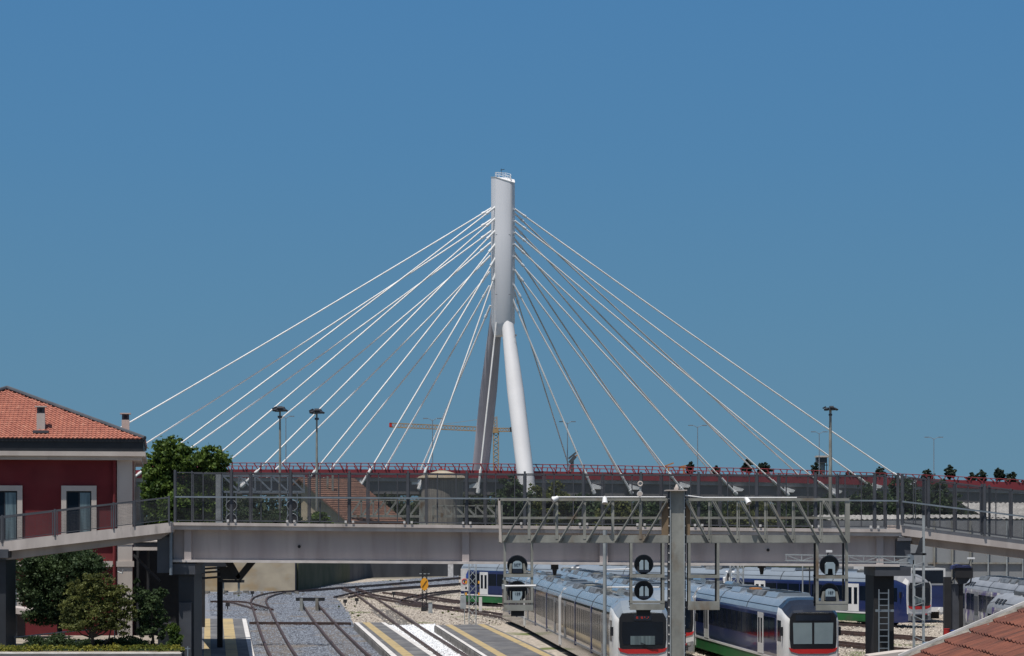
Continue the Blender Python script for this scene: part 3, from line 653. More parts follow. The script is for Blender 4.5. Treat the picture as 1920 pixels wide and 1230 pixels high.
# small blue grey gantry behind the fence, with pale-rimmed signal backs
sg = thing('small_signal_gantry', ((411-960)*136/F,136,0), 'blue grey cantilever signal gantry behind the footbridge fence', 'signal gantry')
Yg = 136
MB().box(P(405,0,Yg).x,P(417,0,Yg).x,Yg-.2,Yg+.2,4.9,P(0,889,Yg).z).build('mast', 'galv_light', sg)
for (a,b) in (((417,892),(569,892)),((417,922),(569,922))): 
    for dy in (0,1.0): MB().bar(P(*a,Yg)+Vector((0,dy,0)), P(*b,Yg)+Vector((0,dy,0)), .10, .12).build('chord', 'galv_blue', sg)
for k in range(5):
    x0 = 419+k*30.5; MB().bar(P(x0,893,Yg), P(x0+29,921,Yg), .08, .10).build('brace', 'galv_blue', sg)
    MB().bar(P(x0+29,893,Yg), P(x0+29,922,Yg), .08, .10).build('upright', 'galv_blue', sg)
for cx_ in (434,548):
    mb = MB()
    for x_ in (cx_-9,cx_+9): mb.bar(P(x_,922,Yg), P(x_,985,Yg), .06)
    mb.bar(P(cx_-9,962,Yg),P(cx_+9,962,Yg),.05).bar(P(cx_-9,983,Yg),P(cx_+9,983,Yg),.05)
    mb.build('hanging_cage', 'galv_blue', sg)
def torus(mb, c, R_, r_, n_=28, m_=8):
    vs = []; fs = []
    for i in range(n_):
        a = 2*math.pi*i/n_
        for j in range(m_):
            b = 2*math.pi*j/m_; rr = R_+r_*math.cos(b); vs.append((c[0]+rr*math.cos(a), c[1]+r_*math.sin(b), c[2]+rr*math.sin(a)))
    for i in range(n_):
        for j in range(m_): fs.append((i*m_+j, ((i+1)%n_)*m_+j, ((i+1)%n_)*m_+(j+1)%m_, i*m_+(j+1)%m_))
    return mb.add(vs, fs)
def disc(mb, c, R_, d, n_=28, y=None):
    return mb.prism([(c[0]+R_*math.cos(2*math.pi*i/n_), c[1], c[2]+R_*math.sin(2*math.pi*i/n_)) for i in range(n_)], (0,d,0))
for cx_,cy_,lab in ((434,948,'upper white rimmed round signal nearer the small gantry mast'),(434,973,'lower white rimmed round signal nearer the small gantry mast'),(548,948,'upper white rimmed round signal at the small gantry end'),(548,973,'lower white rimmed round signal at the small gantry end')):
    p = P(cx_,cy_,Yg-.1); s_ = thing('railway_signal', p, lab, 'railway signal', 'white rimmed round signals on the small gantry')
    disc(MB(), p, .36, .08).build('backboard', 'black', s_)
    torus(MB(), (p.x,p.y-.03,p.z), .34, .026).build('rim', 'galv_light', s_)

# long low trusses further off (level gantry over the sidings)
def portal(x0,x1,yt,yb,Y,n_,label,leanr,mat='galv'):
    r = thing('truss_gantry', P(x0,yb,Y), label, 'gantry', 'low lattice gantries behind the fence')
    for dy in (0,1.2):
        MB().bar(P(x0,yt,Y)+Vector((0,dy,0)),P(x1,yt,Y)+Vector((0,dy,0)),.22,.22).build('chord', mat, r)
        MB().bar(P(x0,yb,Y)+Vector((0,dy,0)),P(x1,yb,Y)+Vector((0,dy,0)),.34,.38).build('chord', mat, r)
    for k in range(n_):
        a = x0+(x1-x0)*k/n_; b = x0+(x1-x0)*(k+1)/n_
        MB().bar(P(b,yt,Y),P(b,yb,Y),.24,.26).build('upright', mat, r)
        MB().bar(P(a if leanr else b,yb,Y),P(b if leanr else a,yt,Y),.26,.3).build('brace', mat, r)
    for xx in (x0,x1): MB().box(P(xx,0,Y).x-.2,P(xx,0,Y).x+.2,Y-.1,Y+.4,0,P(0,yt,Y).z).build('post', mat, r)
portal(655,790,938,968,334,6,'lattice gantry left of the grey post with braces leaning right',True)
portal(812,932,948,968,336,6,'lattice gantry right of the grey post with braces leaning left',False)
gp = thing('grey_post', ((795-960)*335/F,335,3.3), 'broad grey post between two lattice gantries in front of the tank', 'post')
MB().box(P(787,0,335).x,P(804,0,335).x,332.8,333.3,3,P(0,934,335).z).build('shaft','galv',gp); MB().box(P(785,0,335).x,P(806,0,335).x,332.7,333.4,P(0,934,335).z,P(0,932,335).z).build('cap','galv',gp)

# corrugated roofs and panel wall at right
def shed(x0,x1,ytop,ybot,Y,depth,label,wallmat='floor_panel', zr=None):
    r = thing('shed', (P((x0+x1)/2,0,Y).x,Y,0), label, 'shed')
    a = P(x0,ybot,Y); b = P(x1,ybot,Y); zt_ = HC+(H-ytop)*(Y+depth)/F
    MB().box(a.x,b.x,Y,Y+depth,0,a.z-.05).build('wall', wallmat, r)
    mb = MB(); m_ = int((b.x-a.x)/.45)
    vs = []; fs = []
    for i in range(m_*2+1):
        x = a.x-.3+(b.x-a.x+.6)*i/(m_*2); dz = .12*(i%2)
        vs += [(x,Y-.3,a.z+dz),(x,Y+depth,zt_+dz)]
    for i in range(m_*2): fs.append((2*i,2*i+2,2*i+3,2*i+1))
    mb.add(vs,fs).build('roof', 'corrugated', r); return r
shed(1858,2040,944,974,205,12,'pale corrugated shed roof behind the right ramp fence')
shed(1560,1700,967,975,215,12,'low pale corrugated roof below the dark trees')
shed(1700,1880,967,972,190,10,'low grey shed behind the right ramp')
pw = thing('panel_wall', (P(1820,0,185).x,185,0), 'long grey panelled wall behind the parked trains', 'wall')
MB().box(P(1560,0,185).x,P(2000,0,185).x,185,185.4,0,P(0,976,185).z).build('panels', 'floor_panel', pw)
for x_ in (1752,1786,1820,1853,1888,1918,1945): MB().box(P(x_-(1.5 if x_<1840 else .9),0,184.7).x,P(x_+(1.5 if x_<1840 else .9),0,184.7).x,184.7,184.99,0,P(0,976,185).z).build('post', 'galv' if x_<1840 else 'galv_light', pw)
MB().box(P(1740,0,184.8).x,P(2000,0,184.8).x,184.8,184.96,P(0,1057,185).z,P(0,1054.5,185).z).build('rail', 'galv', pw)

# retaining wall under the girder
rw = thing('retaining_wall', (G(553,1110).x,G(553,1110).y,0), 'stained pale concrete block wall with a dark flank', 'wall')
c0 = G(553,1110); cl = G(300,1106); cr_ = G(690,1083)
MB().prism([cl, c0, c0+Vector((.02,.8,0)), cl+Vector((0,6,0))], (0,0,3.55)).build('block', 'stone_wall', rw)
dW = (cr_-c0).normalized(); nW = Vector((dW.y,-dW.x,0))
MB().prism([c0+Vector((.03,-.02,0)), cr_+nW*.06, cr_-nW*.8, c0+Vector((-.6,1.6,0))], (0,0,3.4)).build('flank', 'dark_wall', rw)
w2 = thing('boundary_wall', (G(760,1080).x,G(760,1080).y,0), 'dark low wall with pale panels beyond the tracks', 'wall')
a_ = G(690,1083); b_ = G(1000,1077)
MB().prism([a_,b_,b_+Vector((0,.4,0)),a_+Vector((0,.4,0))], (0,0,3.2)).build('base', 'dark_wall', w2)
for x0,x1,m_ in ((682,693,'plaster_cream'),(700,727,'stone_wall'),(840,850,'white_paint')):
    MB().prism([G(x0,1082)+Vector((0,-.5,0)),G(x1,1082)+Vector((0,-.5,0)),G(x1,1082)+Vector((0,-.2,0)),G(x0,1082)+Vector((0,-.2,0))], (0,0,1.9)).build('pale_panel', m_, w2)
mb = MB()
for i in range(30):
    a = G(345+random.uniform(0,230),1116-random.uniform(0,5)); s_ = random.uniform(.1,.3); mb.box(a.x-s_,a.x+s_,a.y-s_,a.y+s_,-.02,s_*1.1)
tag(mb.build('rubble', 'mortar'), 'scattered stones at the foot of the pale block wall', None, None, 'stuff')
wd = leaves('weeds', [(*G(x,y),r_*1.0,r_*1.6,.18) for x,y,r_ in [(635,1128,1.2),(650,1140,1.5),(655,1150,1.2),(668,1158,1),(445,1119,.8),(720,1098,2),(790,1092,3),(845,1150,1.6),(860,1153,1.4),(740,1090,2.5),(648,1092,1.5),(830,1089,3),(672,1163,1),(925,1165,1.2)]], 4200, .16, 'grass', None, 8, .0)
tag(wd, 'low weeds growing between the tracks', None, None, 'stuff')

UZ = 3.3
up_ring = [Vector((-400,251,UZ)), cl+Vector((0,1,UZ)), c0+Vector((.3,.8,UZ)), cr_+Vector((0,.6,UZ)), G(1000,1077)+Vector((0,.6,UZ)), Vector((60,345,UZ)), Vector((600,345,UZ)), Vector((900,3000,UZ)), Vector((-900,3000,UZ))]
M['scrub'] = pm('scrubby ground', (.10,.10,.06), (.06,.07,.035), scale=.4, rough=.95)
struct('upper_ground', MB().add(up_ring+[Vector((p.x,p.y,-.1)) for p in up_ring], [tuple(range(9))]+[(i,(i+1)%9,9+(i+1)%9,9+i) for i in range(9)]), 'scrub')
for px,pyt,Y,w_,lab in ((1376,1056,150,.5,'thin lattice post rising behind the train roofs near the mast'),(1389,1056,151,.35,'second thin lattice post just right of the first behind the train roofs')):
    b_ = Vector(((px-960)*Y/F,Y,0)); r = thing('lattice_post', b_, lab, 'post'); lattice(MB(), b_, P(px,pyt,Y), w_, 10, .06).build('frame','galv_light',r)
for px,pyt,Y,lab in ((1505,1058,140,'thin pale pole in front of the long blue and green train'),(1518,1052,148,'thin dark pole with a crossbar in front of the long train')):
    b_ = Vector(((px-960)*Y/F,Y,0)); r = thing('thin_pole', b_, lab, 'pole'); MB().tube([b_,P(px,pyt,Y)],.045,6).build('shaft','galv_light' if px < 1510 else 'dark_steel',r)
    t_ = P(px,1070,Y); MB().bar(t_+Vector((-.45,0,0)),t_+Vector((.5,0,.05)),.06).build('crossbar','dark_steel',r)
# buffer stop
bs = thing('buffer_stop', G(582,1146), 'black beamed buffer stop on grey posts at the track end', 'buffer stop')
p0 = G(582,1146); zb_ = HC+(H-1124)*p0.y/F
MB().box(p0.x-1.3,p0.x+1.3,p0.y-.25,p0.y+.05,zb_-.13,zb_+.17).build('beam', 'black', bs)
for s in (-.78,.62):
    MB().box(p0.x+s-.13,p0.x+s+.13,p0.y-.5,p0.y-.28,0,zb_+.1).bar((p0.x+s,p0.y,zb_),(p0.x+s,p0.y+2.2,.1),.14).build('post', 'galv', bs)

# amber oval signal on a lattice post
am = thing('amber_signal', G(796,1146), 'amber oval signal disc with dark slash on a lattice post', 'signal')
p0 = G(796,1146); Ya = p0.y; za = lambda py: HC+(H-py)*Ya/F
lattice(MB(), (p0.x,Ya,0), (p0.x,Ya,za(1062)), .42, 12, .07).build('post', 'black', am)
MB().box(p0.x-.3,p0.x+.3,Ya-.3,Ya+.3,0,.35).build('base', 'black', am)
ov = [(p0.x+.36*math.cos(2*math.pi*i/24), Ya-.35, za(1095)+.56*math.sin(2*math.pi*i/24)) for i in range(24)]
dsc = MB().prism(ov, (0,.08,0)).build('disc', 'amber', am)
MB().bar((p0.x-.18,Ya-.36,za(1095)-.28),(p0.x+.2,Ya-.36,za(1095)+.3),.04,.06).build('slash', 'black', dsc)
MB().box(p0.x-.45,p0.x+.45,Ya-.1,Ya+.1,za(1076.5),za(1075)).build('bracket', 'galv_light', am)

def lattice_post(px, py_base, py_top, w_, mat, label, name='lattice_mast', cat='mast', stripes=True):
    b = G(px,py_base); r = thing(name, b, label, cat)
    zt_ = HC+(H-py_top)*b.y/F
    lattice(MB(), b, (b.x,b.y,zt_), w_, max(4,int(zt_/ (w_*1.1))), .07).build('frame', mat, r)
    return r, b, zt_
r_,b_,z_ = lattice_post(886,1172,1052,.55,'galv_light','pale lattice mast in front of the blue and green train')
for s in (-1,1):
    for k in range(4): MB().box(b_.x+s*.5-.07,b_.x+s*.5+.07,b_.y-.34,b_.y-.2,1.9+k*.45,2.1+k*.45).build('warning_band', 'amber' if k%2 else 'black', r_)
MB().box(b_.x-.95,b_.x-.5,b_.y-.5,b_.y-.2,1.3,2.3).build('control_box', 'galv_light', r_)
MB().box(b_.x+.5,b_.x+.75,b_.y-.5,b_.y-.25,1.1,2.2).build('control_box', 'white_paint', r_)
ps = thing('prohibition_sign', G(871,1170), 'round red rimmed sign with black walker on a thin post', 'sign')
b_ = G(871,1170); zc = HC+(H-1090)*b_.y/F
MB().tube([b_,(b_.x,b_.y,zc+.3)], .035, 6).build('pole', 'galv_light', ps)
brd = MB().box(b_.x-.30,b_.x+.30,b_.y-.08,b_.y-.04,zc-.75,zc+1.0).build('board', 'white_paint', ps)
torus(MB(), (b_.x,b_.y-.09,zc), .19, .03).build('red_ring', 'train_red', brd)
MB().box(b_.x-.05,b_.x+.03,b_.y-.1,b_.y-.085,zc-.12,zc+.02).box(b_.x-.05,b_.x+.06,b_.y-.1,b_.y-.085,zc+.02,zc+.07).bar((b_.x-.1,b_.y-.093,zc+.1),(b_.x+.1,b_.y-.093,zc-.1),.02).build('walker_symbol', 'black', brd)
MB().box(b_.x+.12,b_.x+.3,b_.y-.1,b_.y-.085,zc+.25,zc+.6).prism([(b_.x+.16,b_.y-.1,zc+.6),(b_.x+.3,b_.y-.1,zc+.6),(b_.x+.3,b_.y-.1,zc+.95)],(0,.015,0)).build('blue_mark', 'blue_paint', brd)
for px,py,lab in ((807,1150,'small grey cabinet beside the amber signal post'),(947,1160,'small grey point motor box by the right platform track')):
    b_ = G(px,py); r = thing('track_cabinet', b_, lab, 'cabinet'); MB().box(b_.x-.17,b_.x+.17,b_.y-.15,b_.y+.15,0,.95).build('case','galv_light',r); MB().box(b_.x-.2,b_.x+.2,b_.y-.18,b_.y+.18,.95,1.02).build('lid','galv',r)
for px,py,lab in ((427,1143,'tiny black ground signal left of the leftmost track'),(647,1136,'tiny black ground signal among the weeds'),(669,1133,'tiny black ground signal nearest the straight track'),(738,1120,'black and yellow ground signal by the turnout'),(473,1119,'black lever stand near the pale block wall')):
    b_ = G(px,py); r = thing('ground_signal', b_, lab, 'ground signal', 'small ground signals between the tracks')
    MB().tube([b_,b_+Vector((0,0,.35))], .06, 6).build('stem','black',r); MB().box(b_.x-.18,b_.x+.18,b_.y-.1,b_.y+.1,.3,.62).build('head','black',r)
cab = thing('lineside_bench', G(433,1112), 'dark table like cabinet on four thin legs by the wall', 'cabinet')
b_ = G(433,1112); MB().box(b_.x-1.5,b_.x+1.5,b_.y-.3,b_.y+.3,1.2,1.5).build('top','black',cab)
for s in (-.9,.9): MB().box(b_.x+s-.12,b_.x+s+.12,b_.y-.1,b_.y+.1,0,1.2).build('leg','galv',cab)

# ------------------------------------------------------------------ footbridge
YF, YB = 100.0, 103.2
fb = thing('footbridge', P(1000,980,YF)-Vector((0,0,8)), 'beige concrete girder footbridge with a tall dark mesh fence over the tracks', 'footbridge')
def fy(px, y0, y1): return y0+(y1-y0)*(px-323)/(1686-323)
def beam(x0,x1,ya,yb,yc,yd,Y0,Y1,name,mat,par,yr=None):
    """box from px x0..x1; top row ya->yb, bottom row yc->yd"""
    a,b,c,d = P(x0,ya,Y0),P(x1,yb,Y0),P(x1,yd,Y0),P(x0,yc,Y0)
    return MB().prism([d,c,b,a], (0,Y1-Y0,0)).build(name, mat, par)
beam(325,1690,979.5,992.5,985,998.5,YF-.25,YB+.2,'deck_slab','fascia',fb)
beam(323,1690,985.2,998.7,992.8,1005.5,YF-.18,YB+.1,'edge_beam','fascia',fb)
beam(325,1686,992.6,1005.4,1050.5,1059,YF+.35,YF+.75,'girder','concrete',fb)
beam(325,1686,992.6,1005.4,1050.5,1059,YB-.75,YB-.35,'girder','concrete',fb)
beam(324,1687,1049.5,1058.2,1054,1062.6,YF-.05,YF+1.0,'bottom_flange','flange',fb)
beam(324,1687,1049.5,1058.2,1054,1062.6,YB-1.0,YB+.05,'bottom_flange','flange',fb)
for x_ in (352,873,1132,1650):
    w_ = 6.5 if x_ != 1132 else 7.5
    beam(x_-w_,x_+w_,fy(x_,992.6,1005.4)+.05,fy(x_,992.6,1005.4)+.05,fy(x_,1049.5,1058.2)-.05,fy(x_,1049.5,1058.2)-.05,YF+.12,YF+.36,'stiffener','concrete',fb)
for x_ in (561,1440): 
    p = P(x_,fy(x_,1023,1033),YF+.33); disc(MB(), p, .075, -.02, 12).build('drain_hole','black',fb)

def mesh_panel(mb, A, B, h0, h1, zb0=0, sp=.055, t=.0105):
    """wire grid between base points A,B (Vectors); from h0 to h1 above them"""
    L = (B-A).length; n_ = max(1,int(L/sp))
    for i in range(n_+1):
        p = A.lerp(B,i/n_); mb.bar(p+Vector((0,0,h0)), p+Vector((0,0,h1)), t)
    m_ = int((h1-h0)/sp)
    for j in range(m_+1):
        h = h0+(h1-h0)*j/m_; mb.bar(A+Vector((0,0,h)), B+Vector((0,0,h)), t)
    return mb
def fence(xs_, top, bot, mid, Y, par, posts=True, thin=True, wt=.008, pw=.10, extra=()):
    """xs_: post pixel columns; top/bot/mid: callables px->row"""
    for a,b in zip(xs_[:-1],xs_[1:]):
        A = P(a+2.5,bot(a+2.5),Y); B = P(b-2.5,bot(b-2.5),Y); hA = P(a,top(a),Y).z-P(a,bot(a),Y).z
        pan = mesh_panel(MB(), A, B, .06, hA-.04, t=wt).build('mesh_panel', 'wire', par)
        fr = MB()
        for h in (.05, hA-.02): fr.bar(A+Vector((0,0,h)), B+Vector((0,0,h)), .045, .05)
        for q in (A,B, A.lerp(B,.5)): fr.bar(q+Vector((0,0,.05)), q+Vector((0,0,hA)), .045)
        fr.build('panel_frame', 'steel_mid', pan)
    for a in xs_:
        b_ = P(a,bot(a)+2,Y); t_ = P(a,top(a)-4,Y)
        MB().bar(b_,t_,pw,.12).build('fence_post', 'steel_mid', par)
    if mid:
        pts = [P(a,mid(a),Y-.12) for a in (xs_[0],xs_[-1])]
        MB().bar(pts[0],pts[1],.06,.07).build('handrail', 'galv_blue', par)
ft = lambda x: fy(x,885,890.5); fbm = lambda x: fy(x,977.5,990.5); fm = lambda x: fy(x,931.5,939)
fence([328,434,545,655,765,875,984,1094,1202,1310,1419,1529,1640,1684], ft, fbm, fm, YF-.1, fb)
fence([360,470,580,690,800,910,1020,1130,1240,1350,1460,1570,1660], lambda x: fy(x,887,892.5), lambda x: fy(x,977,990), None, YB, fb, pw=.06, wt=.005)
for x_ in (434,545,655,765,875,984,1094,1202,1310,1419,1529,1640):     # pale clips at the post feet
    p = P(x_,fbm(x_)-1,YF-.3)
    MB().box(p.x-.22,p.x-.12,p.y,p.y+.1,p.z-.02,p.z+.09).box(p.x+.12,p.x+.22,p.y,p.y+.1,p.z-.02,p.z+.09).build('foot_bracket','white_paint',fb)
# piers and bearings
MB().box(P(333,0,YF).x,P(362,0,YF).x,YF+.3,YB-.3,0,P(0,1075,YF).z).build('pier','dark_steel',fb)
MB().box(P(324,0,YF).x,P(366,0,YF).x,YF,YB,P(0,1077,YF).z,P(0,1057,YF).z).build('bearing_block','steel_mid',fb)
MB().box(P(335,0,YF).x,P(358,0,YF).x,YF+.1,YF+.28,P(0,1270,YF).z,P(0,1130,YF).z).build('pier_cladding','steel_mid',fb)
MB().box(P(1641,0,YF).x,P(1679,0,YF).x,YF+.4,YB-.4,0,P(0,1080,YF).z).build('pier','black',fb)
MB().box(P(1641,0,YF).x,P(1708,0,YF).x,YF,YB,P(0,1080,YF).z,P(0,1063,YF).z).build('bearing_block','steel_mid',fb)
MB().box(P(1681,0,YF).x,P(1708,0,YF).x,YF+.1,YB-.3,P(0,1048,YF).z,P(0,1012,YF).z).build('end_cabinet','steel_mid',fb)
MB().box(P(1683,0,YF).x,P(1709,0,YF).x,YF,YB-.2,P(0,1014,YF).z,P(0,1008,YF).z).build('cabinet_cap','fascia',fb)
MB().box(P(296,0,YF).x,P(320,0,YF).x,YF-.2,YF+1.2,P(0,1074,YF).z,P(0,1006,YF).z).build('end_cabinet','steel_mid',fb)
MB().tube([P(320.5,1078,YF-.45),P(320.5,978,YF-.45)],.075,10).build('downpipe','galv_blue',fb)
ld = thing('ladder', P(1656,1225,YF-.3), 'narrow metal ladder hung on the dark right pier', 'ladder')
for x_ in (1648,1666): MB().bar(P(x_,1260,YF-.2),P(x_,1105,YF-.2),.05).build('rail','galv_blue',ld)
for k in range(13): MB().bar(P(1648,1250-k*11.5,YF-.2),P(1666,1250-k*11.5,YF-.2),.035).build('rung','galv_blue',ld)
MB().box(P(1643,0,YF-.2).x,P(1677,0,YF-.2).x,YF-.1,YF+.1,P(0,1147,YF).z,P(0,1143,YF).z).build('bracket','galv_blue',ld)

# ramps
lr = thing('access_ramp', P(160,1010,YF-1)-Vector((0,0,7)), 'left concrete ramp descending in front of the red building', 'ramp')
YR = 99.0
MB().prism([P(-60,1042,YR),P(320,998,YR),P(320,979.5,YR),P(-60,1021,YR)], (0,2.9,0)).build('deck_slab','fascia',lr)
MB().prism([P(-60,1060,YR+.6),P(300,1011,YR+.6),P(320,997,YR+.6),P(-60,1041,YR+.6)], (0,1.6,0)).build('girder','concrete',lr)
lt = lambda x: 969-(969-932.5)*x/318; lb = lambda x: 1017-(1017-978)*x/318
for a,b in ((-40,2),(6,99),(107,209),(217,250),(254,316)):
    A = P(a,lb(a),YR); B = P(b,lb(b),YR); hA = 1.17
    pan = mesh_panel(MB(), A, B, .12, hA-.06, t=.006).build('mesh_panel','wire',lr)
    fr = MB(); fr.bar(A+Vector((0,0,.1)),B+Vector((0,0,.1)),.035); 
    for q in (A,B): fr.bar(q+Vector((0,0,.05)),q+Vector((0,0,hA)),.05)
    fr.build('panel_frame','steel_mid',pan)
MB().bar(P(-60,lt(-60),YR),P(318,lt(318),YR),.06,.07).build('handrail','steel_mid',lr)
for a in (4,103,213,252,317): MB().bar(P(a,lb(a)+2,YR),P(a,lt(a)-3,YR),.07,.09).build('fence_post','steel_mid',lr)
A = P(-50,lb(-50),YR+2.7); B = P(316,lb(316),YR+2.7)
pan = mesh_panel(MB(), A, B, .12, 1.1, t=.005, sp=.07).build('mesh_panel','wire',lr)
MB().bar(A+Vector((0,0,1.15)),B+Vector((0,0,1.15)),.05).build('handrail','steel_mid',lr)
MB().box(P(-30,0,YR).x,P(7,0,YR).x,YR+.4,YR+2.4,0,P(0,1050,YR).z).build('pier','dark_steel',lr)
MB().box(P(-30,0,YR).x,P(16,0,YR).x,YR-.1,YR+2.6,P(0,1046,YR).z,P(0,1030,YR).z).build('bearing_block','steel_mid',lr)

rr_ = thing('access_ramp', P(1800,1010,YF)-Vector((0,0,7)), 'right concrete ramp descending towards the right edge with tall fence', 'ramp')
MB().prism([P(1686,1003.5,YF-.1),P(1990,1040,YF-.1),P(1990,1022,YF-.1),P(1686,984.5,YF-.1)], (0,3.2,0)).build('deck_slab','fascia',rr_)
MB().prism([P(1712,1020,YF+.8),P(1990,1056,YF+.8),P(1990,1038,YF+.8),P(1706,1004,YF+.8)], (0,1.6,0)).build('girder','concrete',rr_)
rt = lambda x: 892+(920-892)*(x-1690)/230; rb = lambda x: 982+(1012-982)*(x-1690)/230; rm = lambda x: 940+(968.5-940)*(x-1690)/230
fence([1692,1741,1846,1950], rt, rb, rm, YF-.15, rr_)
fence([1690,1735,1790,1840,1895,1950], lambda x: rt(x)+3, lambda x: rb(x)-1, None, YB, rr_, pw=.06, wt=.005)
for x_ in (1731,1841,1855): MB().bar(P(x_,rb(x_)+1,YF-.1),P(x_,rt(x_)-3,YF-.1),.09).build('fence_post','steel_mid',rr_)

# ------------------------------------------------------------------ front signal gantry
YS = 80.0
ga = thing('signal_gantry', ((1269-960)*YS/F,YS,0), 'weathered grey lattice signal gantry on one thick steel mast', 'signal gantry')
ms = MB().box(P(1256,0,YS).x,P(1283,0,YS).x,YS-.1,YS+.5,0,P(0,919,YS).z).build('mast','galv',ga)
for x_ in (1254.5,1284.5): MB().box(P(x_-1.6,0,YS).x,P(x_+1.6,0,YS).x,YS+.05,YS+.45,0,P(0,921,YS).z).build('flange','steel_mid',ms)
for x_,s in ((1256.5,0),(1282.5,0)): MB().box(P(x_-.9,0,YS).x,P(x_+.9,0,YS).x,YS-.14,YS-.1,0,P(0,921,YS).z).build('edge_strip','galv_light',ms)
bt = MB()
for k in range(30):
    for x_ in (1254.5,1284.5):
        p = P(x_,935+k*17,YS-.1); bt.box(p.x-.02,p.x+.02,p.y,p.y+.2,p.z-.02,p.z+.02)
b0 = bt.build('bolt_row','white_paint',ms); b0['kind'] = 'stuff'
MB().box(P(1248,0,YS).x,P(1287,0,YS).x,YS-.35,YS+.75,P(0,920.5,YS).z,P(0,918.5,YS).z).build('cap_plate','plaster_cream',ms)
MB().box(P(1265,0,YS).x,P(1272,0,YS).x,YS+.1,YS+.3,P(0,918.5,YS).z,P(0,914,YS).z).tube([P(1269,916,YS+.2),P(1269,908,YS+.2)],[.09,.03],6).build('lifting_eye','plaster_cream',ms)
MB().box(P(1240.5,0,YS).x,P(1253.5,0,YS).x,YS+.02,YS+.06,P(0,1018,YS).z,P(0,943,YS).z).build('gusset','galv_rust',ms)
MB().box(P(1286,0,YS).x,P(1294,0,YS).x,YS+.02,YS+.06,P(0,1016,YS).z,P(0,943,YS).z).build('gusset','galv_rust',ms)
ZT, ZB = 936.5, 1010.5
for x0,x1 in ((935,1253.5),(1286,1592)):
    for dy in (0,1.1):
        MB().bar(P(x0,ZT,YS)+Vector((0,dy,0)),P(x1,ZT,YS)+Vector((0,dy,0)),.10,.09).build('top_chord','galv',ga)
        c = MB().bar(P(x0,ZB,YS)+Vector((0,dy,0)),P(x1,ZB,YS)+Vector((0,dy,0)),.03,.28).bar(P(x0,ZB+7.2,YS)+Vector((0,dy+.06,0)),P(x1,ZB+7.2,YS)+Vector((0,dy+.06,0)),.14,.03).build('bottom_chord','galv',ga)
    MB().bar(P(x0,971,YS+1.12),P(x1,971,YS+1.12),.04,.09).build('middle_rail','galv',ga)
    # walkway floor plates between the chords
    MB().bar(P(x0,ZB+6.2,YS)+Vector((0,.62,0)),P(x1,ZB+6.2,YS)+Vector((0,.62,0)),.8,.03).build('walkway','dark_steel',ga)
lefts = [(944,992),(996,1043),(1048,1096),(1100,1148),(1153,1201),(1206,1252)]
for a,b in lefts:
    MB().bar(P(a,ZB+4,YS-.06),P(b-3,ZT+3,YS-.06),.03,.16,(0,1,0)).bar(P(a+1.8,ZB+4,YS-.08),P(b-1.2,ZT+3,YS-.08),.07,.02,(0,1,0)).build('brace','galv',ga)
    MB().bar(P(a+4.5,ZB+7,YS-.1),P(a+9,ZB-2,YS-.1),.012,.1,(0,1,0)).build('brace_foot','dark_steel',ga)
for x_ in (992,1044,1096,1149,1201): MB().box(P(x_-2.6,0,YS).x,P(x_+2.6,0,YS).x,YS-.03,YS+.08,P(0,ZB,YS).z,P(0,ZT,YS).z).build('upright','galv',ga)
MB().prism([P(933.5,935,YS-.05),P(938,935,YS-.05),P(941,1018,YS-.05),P(936,1016,YS-.05)][::-1],(0,.1,0)).build('end_plate','plaster_cream',ga)
MB().box(P(940,0,YS).x,P(942,0,YS).x,YS,YS+.15,P(0,1018,YS).z,P(0,935,YS).z).build('upright','galv',ga)
rights = [(1288,1329),(1336,1381),(1388,1433),(1441,1486),(1493,1537),(1545,1588)]
for a,b in rights:
    MB().bar(P(a,ZT+3,YS-.06),P(b,ZB+5,YS-.06),.03,.16,(0,1,0)).bar(P(a-1.8,ZT+3,YS-.08),P(b-1.8,ZB+5,YS-.08),.07,.02,(0,1,0)).build('brace','galv',ga)
    MB().bar(P(b-6,ZB-2,YS-.1),P(b-.5,ZB+7,YS-.1),.012,.1,(0,1,0)).build('brace_foot','dark_steel',ga)
    MB().bar(P(a+3,ZT+1,YS+1.1),P(b-4,ZB,YS+1.1),.04,.09,(0,1,0)).build('brace','galv',ga)
for x_ in (1331,1384,1436,1488,1540):
    MB().box(P(x_-2.8,0,YS).x,P(x_-.2,0,YS).x,YS-.03,YS+.08,P(0,ZB,YS).z,P(0,ZT,YS).z).box(P(x_+1.5,0,YS).x,P(x_+2.6,0,YS).x,YS-.03,YS+.05,P(0,ZB+5,YS).z,P(0,ZT,YS).z).build('upright','galv',ga)
MB().box(P(1585,0,YS).x,P(1593.5,0,YS).x,YS-.02,YS+.1,P(0,1018,YS).z,P(0,940,YS).z).build('end_plate','galv',ga)
for x0,x1,y0,y1 in ((1035,1248,932,932),(1285,1318,929,933),(1318,1494,933,933)):
    MB().tube([P(x0,y0,YS-.15),P(x1,y1,YS-.15)],.024,8).build('cable_tube','white_metal',ga)
